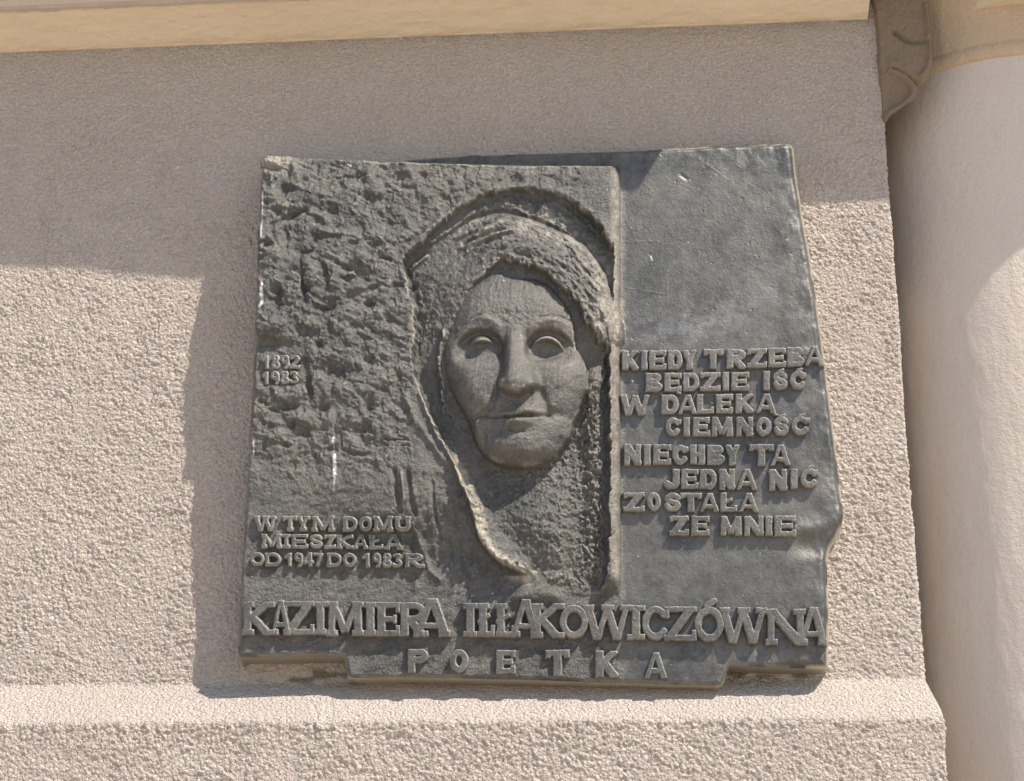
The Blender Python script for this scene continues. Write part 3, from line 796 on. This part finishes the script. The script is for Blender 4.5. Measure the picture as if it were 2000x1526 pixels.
    H -= lerp(6, 16, np.clip(er_, 0, 1)) * rd ** 2.0
    return H

H = relief(U, V, sdp)
Hs = blur(H, 14)
step = GS
gy, gx = np.gradient(sdp, GS)
keep = sdp > -step * 0.75
snap = keep & (sdp < step * 0.75)
Us = np.where(snap, U - gx * sdp, U); Vs = np.where(snap, V - gy * sdp, V)
base_p = at(Us, Vs, DP + 8)
base_p[..., 1] = -(DP + H) * S
idx = -np.ones(U.shape, int); idx[keep] = np.arange(keep.sum())
a, b, c, e = idx[:-1, :-1], idx[1:, :-1], idx[1:, 1:], idx[:-1, 1:]
ok = (a >= 0) & (b >= 0) & (c >= 0) & (e >= 0)
quads = np.stack([a[ok], b[ok], c[ok], e[ok]], 1)
verts = base_p[keep]
GX = gx[keep]; GY = gy[keep]
# boundary edges
ed = np.concatenate([quads[:, [0, 1]], quads[:, [1, 2]], quads[:, [2, 3]], quads[:, [3, 0]]])
key = np.sort(ed, 1); kk = key[:, 0].astype(np.int64) * len(verts) + key[:, 1]
uq, inv, cnt = np.unique(kk, return_inverse=True, return_counts=True)
be = ed[cnt[inv] == 1]
bv = np.unique(be)
mp = -np.ones(len(verts), int)
flv = Us[keep][bv]; fvv = Vs[keep][bv]
ox = -GX[bv]; oz = GY[bv]
nrm = np.hypot(ox, oz) + 1e-9; ox /= nrm; oz /= nrm
levels = [(0.10, 1.6), (0.3, 2.6), (0.6, 4.5), (1.0, 7.0)]
prev = bv.copy(); allv = [verts]; allq = [quads]; base = len(verts)
extra_n = 0
for t, fl in levels:
    flare = fl * np.where(ox < -.5, 1.9, np.where(oz < -.5, 0.55, 1.0))
    p = verts[bv].copy()
    p[:, 1] = lerp(p[:, 1], 0.004, t)
    p[:, 0] += ox * flare * S; p[:, 2] += oz * flare * S
    cur = np.arange(base, base + len(bv)); base += len(bv); extra_n += len(bv)
    allv.append(p)
    m0 = np.zeros(len(verts) + 1, int); m0[bv] = np.arange(len(bv))
    ia, ib = m0[be[:, 0]], m0[be[:, 1]]
    allq.append(np.stack([prev[ib], prev[ia], cur[ia], cur[ib]], 1))
    prev = cur
VV = np.concatenate(allv); QQ = np.concatenate(allq)
# marks: white drips, paint dots
Uk, Vk = Us[keep], Vs[keep]
st = np.zeros(len(Uk))
def drip(pts, wd, k=1.0):
    d, t = ld(Uk, Vk, pts)
    return k * sst(1, .3, d / wd) 
for pts, wd, k in (([(654, 856), (653, 868)], 3.5, .9), ([(656, 893), (655, 928)], 4.5, .9), ([(655, 935), (654, 946)], 2.6, .7), ([(654, 835), (654, 958)], 1.3, .45), ([(519, 568), (518, 606)], 4.0, 1.0), ([(516, 608), (513, 612)], 3, .9), ([(520, 390), (518, 480)], 2.2, .55), ([(499, 865), (498, 890)], 1.6, .5),
                   ([(1271, 498), (1275, 506)], 1.4, .9), ([(1549, 1018), (1549, 1028)], 1.4, .8), ([(683, 330), (688, 332)], 1.6, .8), ([(1235, 741), (1236, 742)], 2.2, .8)):
    st = np.maximum(st, drip(pts, wd, k))
rs = np.random.RandomState(4)
for _ in range(46):
    px, py = rs.uniform(500, 1600), rs.uniform(300, 1250)
    r_ = rs.uniform(.9, 2.2)
    m_ = (np.abs(Uk - px) < 4) & (np.abs(Vk - py) < 4)
    st[m_] = np.maximum(st[m_], .8 * sst(1, .4, np.hypot(Uk[m_] - px, Vk[m_] - py) / r_))
st *= .55 + .45 * sst(.3, .6, vn(Uk / 2.5, Vk / 3.5, 77))
st = np.maximum(st, .12 * sst(.4, .95, vn(Uk / 26, Vk / 20, 631) * .6 + vn(Uk / 8, Vk / 9, 633) * .5) * np.exp(-((Uk - 1370) / 130) ** 2 - ((Vk - 625 - (Uk - 1370) * -.25) / 40) ** 2))
cool = .3 * sst(1470, 1600, Uk) * sst(.3, .6, vn(Uk / 60, Vk / 60, 88)) + .8 * sst(346, 326, Vk) * sst(560, 620, Uk)
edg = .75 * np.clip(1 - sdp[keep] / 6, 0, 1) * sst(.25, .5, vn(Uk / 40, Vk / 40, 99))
edg *= np.where((Uk > 1540) | (Vk < 330), 1.0, .35)  # right and top rim painted paler, as the sun catches them
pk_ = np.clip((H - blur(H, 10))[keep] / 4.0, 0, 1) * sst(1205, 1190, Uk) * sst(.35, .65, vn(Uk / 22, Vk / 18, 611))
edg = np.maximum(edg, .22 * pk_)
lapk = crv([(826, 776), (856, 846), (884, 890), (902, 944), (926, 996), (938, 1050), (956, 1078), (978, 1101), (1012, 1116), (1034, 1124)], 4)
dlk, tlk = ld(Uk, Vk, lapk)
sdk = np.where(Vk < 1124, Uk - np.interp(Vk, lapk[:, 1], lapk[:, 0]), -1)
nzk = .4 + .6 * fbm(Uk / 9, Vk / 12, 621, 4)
edg = np.maximum(edg, .55 * np.clip(nzk + .3, 0, 1) * sst(24, 8, dlk) * (sdk > -3) * sst(.25, .45, tlk))  # sunlit inner slope of the collar, brightened in the colour
edg = np.maximum(edg, .42 * np.clip(nzk + .2, 0, 1) * np.exp(-((Uk - 1203) / 9) ** 2) * sst(330, 350, Vk) * sst(1150, 1120, Vk))  # sun on the right bevel stripe, put into the colour
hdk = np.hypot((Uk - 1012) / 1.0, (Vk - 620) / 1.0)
edg = np.maximum(edg, .38 * np.clip(.2 + 1.6 * (nzk - .35), 0, 1) * sst(135, 165, hdk) * sst(222, 200, hdk) * sst(690, 640, Vk) * sst(850, 900, Uk))  # scarf rim: wear plus a painted sun highlight
edg = np.maximum(edg, .9 * sst(6.5, 2, np.abs(Vk - np.interp(Uk, [516, 700, 800, 1000, 1188], [311, 319, 320, 325, 327]))) * sst(740, 800, Uk) * sst(1196, 1186, Uk))  # panel top: worn edge plus painted brightness of its sunlit bevel
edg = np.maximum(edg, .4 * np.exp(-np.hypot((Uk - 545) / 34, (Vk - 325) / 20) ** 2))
pad = lambda x_, v_: np.concatenate([x_, np.full(extra_n, v_)])
ev = np.maximum(np.where(np.tile(ox, 4) > .5, .7, .1), np.where(np.tile(fvv, 4) > 1270, .45, 0) + np.where(np.tile(fvv, 4) > 1314, .4, 0)) if extra_n == 4 * len(bv) else np.zeros(extra_n)  # right skirt painted sunlit pale, bottom ochre with bounce light painted in
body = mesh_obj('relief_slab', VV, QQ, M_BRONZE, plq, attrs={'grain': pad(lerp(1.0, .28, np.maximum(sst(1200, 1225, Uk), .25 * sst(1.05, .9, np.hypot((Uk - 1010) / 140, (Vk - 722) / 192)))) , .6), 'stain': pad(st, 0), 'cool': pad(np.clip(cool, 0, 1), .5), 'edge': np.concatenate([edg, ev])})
print('plaque verts', len(VV), 'wall verts', nr * nc)

# ------------------------------------------------------------------ lettering
def glyph(ch, W, H, w, t, sf):
    """strokes: ('l',x0,y0,x1,y1,width) and ('p',[pts],width); y up. sf = serif overhang (0 none)"""
    if ch in 'AĄ': w = min(w, .27 * W)
    a = w / 2; s = []; L = lambda x0, y0, x1, y1, ww=w: s.append(('l', x0, y0, x1, y1, ww))
    Pp = lambda pts, ww=w: s.append(('p', pts, ww))
    e = sf; th = t
    x0 = a + e * .6; x1 = W - a - e * .6
    def ser(x, y, half=None):
        if e > 0:
            hh = half or (a + e)
            yy = th / 2 if y == 0 else H - th / 2
            L(max(0, x - hh), yy, min(W, x + hh), yy, th)
    def arc(cx, cy, rx, ry, d0, d1, n=14):
        return [(cx + rx * cos(radians(d0 + (d1 - d0) * k / n)), cy + ry * sin(radians(d0 + (d1 - d0) * k / n))) for k in range(n + 1)]
    if ch == 'I':
        L(W / 2, 0, W / 2, H); ser(W / 2, 0, W / 2); ser(W / 2, H, W / 2)
    elif ch == 'K':
        L(x0, 0, x0, H); L(x0, H * .42, x1, H * 1.02, w * .8); L(x0 + w * .5, H * .55, x1, -H * .03); ser(x0, 0); ser(x0, H); ser(x1, 0); ser(x1, H)
    elif ch in 'EĘ':
        L(x0, 0, x0, H); L(x0, th / 2, W, th / 2, th); L(x0, H - th / 2, W, H - th / 2, th); L(x0, H * .5, W * .78, H * .5, th)
        L(W - th * .45, 0, W - th * .45, H * .33, th * .9); L(W - th * .45, H * .68, W - th * .45, H, th * .9); L(W * .78, H * .36, W * .78, H * .64, th * .7)
        if e > 0: L(0, th / 2, x0, th / 2, th); L(0, H - th / 2, x0, H - th / 2, th)
        if ch == 'Ę': s.append(('x', [(W - a, 2), (W - a * 1.2, -H * .05), (W - a * .4, -H * .08)], th * .5))
    elif ch in 'DPRB':
        L(x0, 0, x0, H)
        if e > 0: L(0, th / 2, x0, th / 2, th); L(0, H - th / 2, x0, H - th / 2, th)
        def bowl(yb, yt, xr, ww=w):
            cy = (yb + yt) / 2; ry = (yt - yb) / 2 - th / 2; cx = x0 + (xr - x0) * .35
            Pp([(x0, yt - th / 2)] + arc(cx, cy, xr - a - cx, ry, 90, -90) + [(x0, yb + th / 2)], (ww + th) / 2)
        if ch == 'D': bowl(0, H, W)
        if ch == 'P': bowl(H * .42, H, W)
        if ch == 'R': bowl(H * .42, H, W * .94); L(x0 + w * .6, H * .5, x1 + e * .2, -H * .02); ser(x1, 0)
        if ch == 'B': bowl(H * .46, H, W * .93, w * .85); bowl(0, H * .54, W, w * .9)
    elif ch == 'Y':
        L(a, H * 1.02, W / 2, H * .42, w * .9); L(W - a, H * 1.02, W / 2, H * .42, w * .8); L(W / 2, 0, W / 2, H * .5); ser(a, H); ser(W - a, H); ser(W / 2, 0)
    elif ch == 'T':
        L(0, H - th / 2, W, H - th / 2, th); L(W / 2, 0, W / 2, H); L(th * .45, H * .68, th * .45, H, th * .9); L(W - th * .45, H * .68, W - th * .45, H, th * .9); ser(W / 2, 0)
    elif ch == 'Z':
        L(0, H - th / 2, W, H - th / 2, th); L(0, th / 2, W, th / 2, th); L(a * .9, 0, W - a * .9, H, w)
        L(th * .45, H * .68, th * .45, H, th * .9); L(W - th * .45, 0, W - th * .45, H * .32, th * .9)
    elif ch in 'AĄ':
        L(a * .7, -1, W / 2 - a * .1, H * 1.02, w * .78); L(W - a * .9, -1, W / 2 + a * .1, H * 1.02); L(W * .25, H * .3, W * .75, H * .3, th * .85); ser(a, 0); ser(W - a, 0)
        if ch == 'Ą': s.append(('x', [(W - a, 2), (W - a * .6, -H * .08), (W + a * .4, -H * .12)], th * .55))
    elif ch in 'OÓ':
        Pp(arc(W / 2, H / 2, W / 2 - a, H / 2 - (a + th / 2) / 2, 0, 360, 28), (w + th) / 2)
        if ch == 'Ó': s.append(('x', [(W * .42, H * 1.02), (W * .66, H * 1.16)], th * 1.1))
    elif ch in 'CĆ':
        Pp(arc(W / 2, H / 2, W / 2 - a, H / 2 - (a + th / 2) / 2, 38, 322, 24), (w + th) / 2)
        L(W - th * .5, H * .62, W - th * .5, H * .9, th * .8)
        if ch == 'Ć': s.append(('x', [(W * .45, H * .99), (W * .68, H * 1.06)], th * .8))
    elif ch in 'SŚ':
        q = [(.90, .74), (.78, .88), (.5, .94), (.22, .88), (.1, .73), (.25, .58), (.5, .5), (.75, .42), (.9, .27), (.78, .12), (.5, .06), (.22, .12), (.08, .28)]
        Pp([(a * .8 + x * (W - a * 1.6), a * .55 + y * (H - a * 1.1)) for x, y in crv(q, 4)], (w + th) / 2)
        if ch == 'Ś': s.append(('x', [(W * .42, H * .99), (W * .66, H * 1.06)], th * .8))
    elif ch in 'LŁ':
        L(x0, 0, x0, H); L(0 if e > 0 else x0, th / 2, W, th / 2, th); L(W - th * .45, 0, W - th * .45, H * .36, th * .9); ser(x0, H)
        if ch == 'Ł': L(0, H * .42, min(W * .72, x0 + w * 1.7), H * .66, th * .8)
    elif ch == 'H':
        L(x0, 0, x0, H); L(x1, 0, x1, H); L(x0, H / 2, x1, H / 2, th); ser(x0, 0); ser(x0, H); ser(x1, 0); ser(x1, H)
    elif ch == 'N':
        ww = w * .8
        L(x0, 0, x0, H, ww); L(x1, 0, x1, H, ww); L(x0 - a * .3, H * 1.0, x1 + a * .3, 0, w * 1.05); ser(x0, 0); ser(x0 - e * .4, H); ser(x1, H)
    elif ch == 'M':
        ww = w * .85
        L(x0, 0, x0 + W * .03, H, ww); L(x1, 0, x1 - W * .03, H, w); L(x0 + W * .02, H, W / 2, H * .12, w * .85); L(x1 - W * .02, H, W / 2, H * .12, w * .75); ser(x0, 0); ser(x1, 0); ser(x0, H); ser(x1, H)
    elif ch == 'W':
        L(a, H, W * .3, -H * .02, w * .95); L(W * .52, H * .95, W * .3, -H * .02, w * .7); L(W * .5, H * .95, W * .72, -H * .02, w * .95); L(W - a * .8, H, W * .72, -H * .02, w * .7); ser(a, H); ser(W * .52, H); ser(W - a, H)
    elif ch == 'J':
        Pp([(x1, H)] + arc(W / 2 + e * .1, H * .3, x1 - W / 2, H * .3 - a * .8, 0, -165, 12)); ser(x1, H)
    elif ch == 'U':
        Pp([(x0, H)] + arc(W / 2, H * .36, W / 2 - x0, H * .36 - a * .8, 180, 360, 14) + [(x1, H)]); ser(x0, H); ser(x1, H)
    elif ch == '1':
        L(W * .6, 0, W * .6, H); L(W * .1, H * .6, W * .6, H * .95, w * .8)
    elif ch == '8':
        Pp(arc(W / 2, H * .73, W * .4 - a * .8, H * .27 - a * .7, 0, 360, 18), w * .9); Pp(arc(W / 2, H * .27, W / 2 - a * .9, H * .28 - a * .7, 0, 360, 18), w * .9)
    elif ch == '9':
        Pp(arc(W / 2, H * .68, W / 2 - a, H * .32 - a * .8, 0, 360, 20), w * .9); Pp([(W - a, H * .68), (W * .8, H * .3), (W * .55, 0)], w * .9)
    elif ch == '2':
        Pp(arc(W / 2, H * .72, W / 2 - a, H * .28 - a * .8, 160, -30, 12) + [(a, a)], w * .9); L(0, th / 2, W, th / 2, th)
    elif ch == '3':
        Pp(arc(W * .46, H * .74, W * .46 - a, H * .26 - a * .7, 150, -80, 12), w * .8); Pp(arc(W * .46, H * .29, W * .5 - a, H * .29 - a * .7, 80, -155, 14), w * .85)
    elif ch == '4':
        L(W * .68, 0, W * .68, H); L(W * .12, H * .34, W * .66, H, w * .75); L(0, H * .3, W, H * .3, th)
    elif ch == '7':
        L(0, H - th / 2, W, H - th / 2, th); L(W * .86, H, W * .38, 0, w * .9)
    return s

LINES = [
    # (scale, ox, oy, [(char, x0, x1, top, bottom)], stem ratio, bar ratio, serif, height, rough)
    ('heavy', 3.468, 1180, 660, 'KIEDY TRZEBA', [(118, 245, 83, 214), (247, 297, 83, 214), (302, 425, 82, 213), (428, 537, 80, 212), (520, 637, 78, 212), (672, 806, 73, 207), (828, 976, 72, 207), (965, 1106, 68, 200), (1110, 1236, 64, 196), (1237, 1366, 58, 192), (1362, 1492, 52, 184)]),
    ('heavy', 3.468, 1180, 660, 'BĘDZIE IŚĆ', [(278, 405, 235, 362), (406, 527, 233, 362), (532, 652, 232, 358), (648, 790, 230, 358), (797, 852, 228, 356), (860, 985, 228, 355), (1070, 1130, 222, 352), (1138, 1252, 222, 348), (1254, 1376, 218, 345)]),
    ('heavy', 3.468, 1180, 660, 'W DALEKĄ', [(103, 312, 380, 520), (385, 512, 380, 514), (500, 630, 380, 512), (625, 747, 378, 510), (755, 876, 377, 508), (888, 1026, 376, 506), (1030, 1168, 374, 505)]),
    ('heavy', 3.468, 1180, 660, 'CIEMNOŚĆ', [(408, 527, 534, 664), (530, 587, 534, 664), (600, 720, 534, 664), (722, 876, 532, 664), (890, 1016, 532, 664), (1025, 1141, 532, 662), (1143, 1262, 530, 658), (1264, 1400, 525, 654)]),
    ('heavy', 3.468, 1180, 660, 'NIECHBY TA', [(128, 256, 715, 860), (262, 321, 716, 858), (330, 456, 718, 856), (455, 577, 720, 856), (580, 686, 720, 856), (696, 826, 720, 858), (810, 930, 720, 862), (980, 1150, 716, 864), (1128, 1265, 720, 862)]),
    ('heavy', 3.468, 1180, 660, 'JEDNA NIĆ', [(400, 512, 884, 1022), (519, 641, 884, 1021), (645, 771, 885, 1024), (774, 892, 884, 1028), (897, 1040, 884, 1026), (1113, 1246, 886, 1032), (1252, 1322, 884, 1020), (1324, 1456, 876, 1014)]),
    ('heavy', 3.468, 1180, 660, 'ZOSTAŁA', [(128, 276, 1044, 1174), (285, 390, 1044, 1172), (400, 531, 1046, 1174), (514, 662, 1046, 1178), (648, 781, 1046, 1176), (785, 905, 1046, 1176), (912, 1048, 1046, 1178)]),
    ('heavy', 3.468, 1180, 660, 'ZE MNIE', [(440, 576, 1203, 1336), (588, 716, 1203, 1336), (784, 936, 1204, 1338), (944, 1086, 1203, 1338), (1086, 1148, 1202, 1338), (1154, 1302, 1200, 1342)]),
    ('digit', 3.317, 460, 680, '1892', [(165, 226, 45, 130), (230, 291, 43, 131), (288, 350, 42, 131), (346, 416, 42, 130)]),
    ('digit', 3.317, 460, 680, '1983', [(165, 222, 150, 233), (224, 286, 148, 233), (285, 349, 146, 230), (343, 412, 146, 226)]),
    ('small', 3.317, 460, 680, 'W TYM DOMU', [(115, 264, 1083, 1184), (300, 402, 1085, 1184), (390, 482, 1085, 1184), (488, 642, 1084, 1186), (690, 792, 1088, 1186), (795, 887, 1088, 1186), (888, 1022, 1086, 1186), (1028, 1137, 1088, 1184)]),
    ('small', 3.317, 460, 680, 'MIESZKAŁA', [(163, 302, 1200, 1295), (300, 356, 1202, 1295), (358, 470, 1203, 1296), (472, 570, 1204, 1297), (570, 652, 1206, 1298), (650, 765, 1206, 1298), (758, 860, 1204, 1300), (862, 960, 1206, 1302), (962, 1082, 1204, 1304)]),
    ('digit2', 3.317, 460, 680, 'OD 1947 DO 1983 R', [(90, 190, 1320, 1410), (188, 296, 1322, 1412), (308, 376, 1324, 1414), (374, 440, 1322, 1414), (434, 506, 1322, 1414), (500, 566, 1324, 1414), (588, 690, 1324, 1416), (690, 786, 1324, 1418), (812, 882, 1326, 1418), (884, 946, 1326, 1420), (946, 1016, 1326, 1420), (1010, 1086, 1326, 1420), (1098, 1224, 1326, 1420)]),
    ('big', 3.333, 450, 1140, 'KAZIMIERA', [(73, 290, 115, 330), (262, 392, 104, 332), (338, 548, 110, 330), (540, 626, 112, 330), (618, 870, 112, 338), (868, 950, 114, 338), (944, 1106, 116, 340), (1096, 1290, 118, 342), (1188, 1432, 92, 346)]),
    ('big', 3.333, 450, 1140, 'IŁŁA', [(1512, 1610, 122, 345), (1606, 1724, 124, 346), (1722, 1862, 126, 346), (1822, 2018, 100, 348)]),
    ('big', 3.125, 1040, 1140, 'KOWICZÓWNA', [(-10, 200, 118, 330), (160, 347, 126, 334), (308, 600, 124, 340), (574, 690, 128, 342), (662, 842, 132, 344), (800, 1004, 136, 346), (984, 1176, 138, 352), (1138, 1432, 142, 362), (1420, 1672, 150, 372), (1622, 1806, 140, 374)]),
    ('poet', 3.333, 450, 1140, 'POE', [(1153, 1293, 423, 580), (1423, 1552, 424, 577), (1728, 1857, 430, 585)]),
    ('poet', 3.125, 1040, 1140, 'TKA', [(78, 228, 402, 562), (383, 537, 408, 570), (684, 822, 418, 576)]),
]
STYLE = {  # stem, bar (fractions of height), serif overhang px, height, offset of stem
    'heavy': (0.365, 0.25, 0.0, 11.0), 'digit': (0.30, 0.25, 0.0, 6.0), 'small': (0.33, 0.25, 2.2, 9.5),
    'digit2': (0.31, 0.25, 1.0, 9.5), 'big': (0.255, 0.175, 4.5, 15.0), 'poet': (0.33, 0.24, 0.0, 9.0)}

def seg_box(x, y, x0, y0, x1, y1, w):
    L_ = math.hypot(x1 - x0, y1 - y0) + 1e-9; cx, cy = (x0 + x1) / 2, (y0 + y1) / 2; dx, dy = (x1 - x0) / L_, (y1 - y0) / L_
    a_ = np.abs((x - cx) * dx + (y - cy) * dy) - L_ / 2; b_ = np.abs(-(x - cx) * dy + (y - cy) * dx) - w / 2
    return np.hypot(np.maximum(a_, 0), np.maximum(b_, 0)) + np.minimum(np.maximum(a_, b_), 0)

def hs_at(u, v):
    i = np.clip(((v - vs_[0]) / GS), 0, len(vs_) - 1.01); j = np.clip(((u - us[0]) / GS), 0, len(us) - 1.01)
    return Hs[i.astype(int), j.astype(int)]

LS = 1.15
seed = 0
for style, sc, ox_, oy_, text, boxes in LINES:
    chars = [c_ for c_ in text if c_ != ' ']
    ws, ts, sf, hl = STYLE[style]
    for ch, (bx0, bx1, by0, by1) in zip(chars, boxes):
        seed += 1
        x0, x1, y0, y1 = ox_ + bx0 / sc, ox_ + bx1 / sc, oy_ + by0 / sc, oy_ + by1 / sc
        Wd, Hd = x1 - x0, y1 - y0
        g_ = glyph(ch, Wd, Hd, ws * Hd, ts * Hd, sf)
        gx_, gy_ = np.meshgrid(np.arange(-3, Wd + 4, LS), np.arange(-Hd * .16 - 3, Hd * 1.2 + 3, LS))
        # hand-cut wobble
        qx = gx_ + 0.9 * fbm(gx_ / 9 + seed * 7.3, gy_ / 9, 501, 2); qy = gy_ + 0.9 * fbm(gx_ / 9 + seed * 3.1, gy_ / 9, 503, 2)
        sd_ = np.full(gx_.shape, 1e3); sx = np.full(gx_.shape, 1e3)
        for k_ in g_:
            if k_[0] == 'l': sd_ = np.minimum(sd_, seg_box(qx, qy, *k_[1:]))
            else:
                d_, _ = ld(qx, qy, k_[1]); d_ = d_ - k_[2] / 2
                if k_[0] == 'p': sd_ = np.minimum(sd_, d_)
                else: sx = np.minimum(sx, d_)
        box = np.maximum(np.abs(qx - Wd / 2) - Wd / 2, np.abs(qy - Hd / 2) - Hd / 2)
        sd_ = np.minimum(np.maximum(sd_, box), sx)
        kp = sd_ < 2.2
        ix = -np.ones(kp.shape, int); ix[kp] = np.arange(kp.sum())
        a, b, c, e = ix[:-1, :-1], ix[:-1, 1:], ix[1:, 1:], ix[1:, :-1]
        okk = (a >= 0) & (b >= 0) & (c >= 0) & (e >= 0)
        q_ = np.stack([a[okk], b[okk], c[okk], e[okk]], 1)
        hcap = hl * (1 + .03 * fbm(gx_ / 8 + seed, gy_ / 8, 511, 3))
        prof = np.clip((1.0 - sd_) / 1.9, 0, 1) * .93 + .07 * sst(0, -3, sd_)
        uu = x0 + gx_; vv_ = y1 - gy_
        # plumb letters lean with the slab
        hb = hs_at(uu, vv_)
        hbm = np.median(hb[kp]); hb = hbm + (hb - hbm) * .35
        hz = hb + prof * hcap - (1 - sst(2.0, .9, sd_)) * 5
        pp = at(uu, vv_, DP + hbm + hl)
        pp[..., 1] = -(DP + hz) * S
        mesh_obj('letter', pp[kp], q_, M_LETTER, plq, attrs={'edge': (.55 * np.exp(-((sd_ + .6) / 1.1) ** 2) * (.5 + .8 * vn(gx_ / 7 + seed, gy_ / 7, 521)))[kp]})

# dry sprig caught at the upper left corner
m, nt, b = new_mat('dry brown plant stem'); b.inputs['Base Color'].default_value = (0.09, 0.06, 0.04, 1); b.inputs['Roughness'].default_value = .9
vs2 = []; fs2 = []
rs = np.random.RandomState(2)
for k in range(16):
    p0 = at(517 + rs.uniform(-2, 2), 326 + rs.uniform(-3, 3), 58)
    a_ = rs.uniform(2.2, 4.4); ln = rs.uniform(5, 13) * S
    p1 = p0 + np.array([cos(a_) * ln, -rs.uniform(-.3, .8) * ln, sin(a_) * ln])
    t_ = 0.0004; n0 = len(vs2)
    for p_, r_ in ((p0, t_), (p1, t_ * .4)):
        for q in range(3): vs2.append(p_ + np.array([cos(q * 2.09) * r_, sin(q * 2.09) * r_, cos(q * 2.09 + 1) * r_]))
    for q in range(3): fs2.append([n0 + q, n0 + (q + 1) % 3, n0 + 3 + (q + 1) % 3, n0 + 3 + q])
sp = mesh_obj('dry_sprig', np.array(vs2), fs2, m)
sp['label'] = 'tiny dry brown sprig caught at the upper left corner of the bronze plaque'; sp['category'] = 'sprig'; sp['kind'] = 'thing'
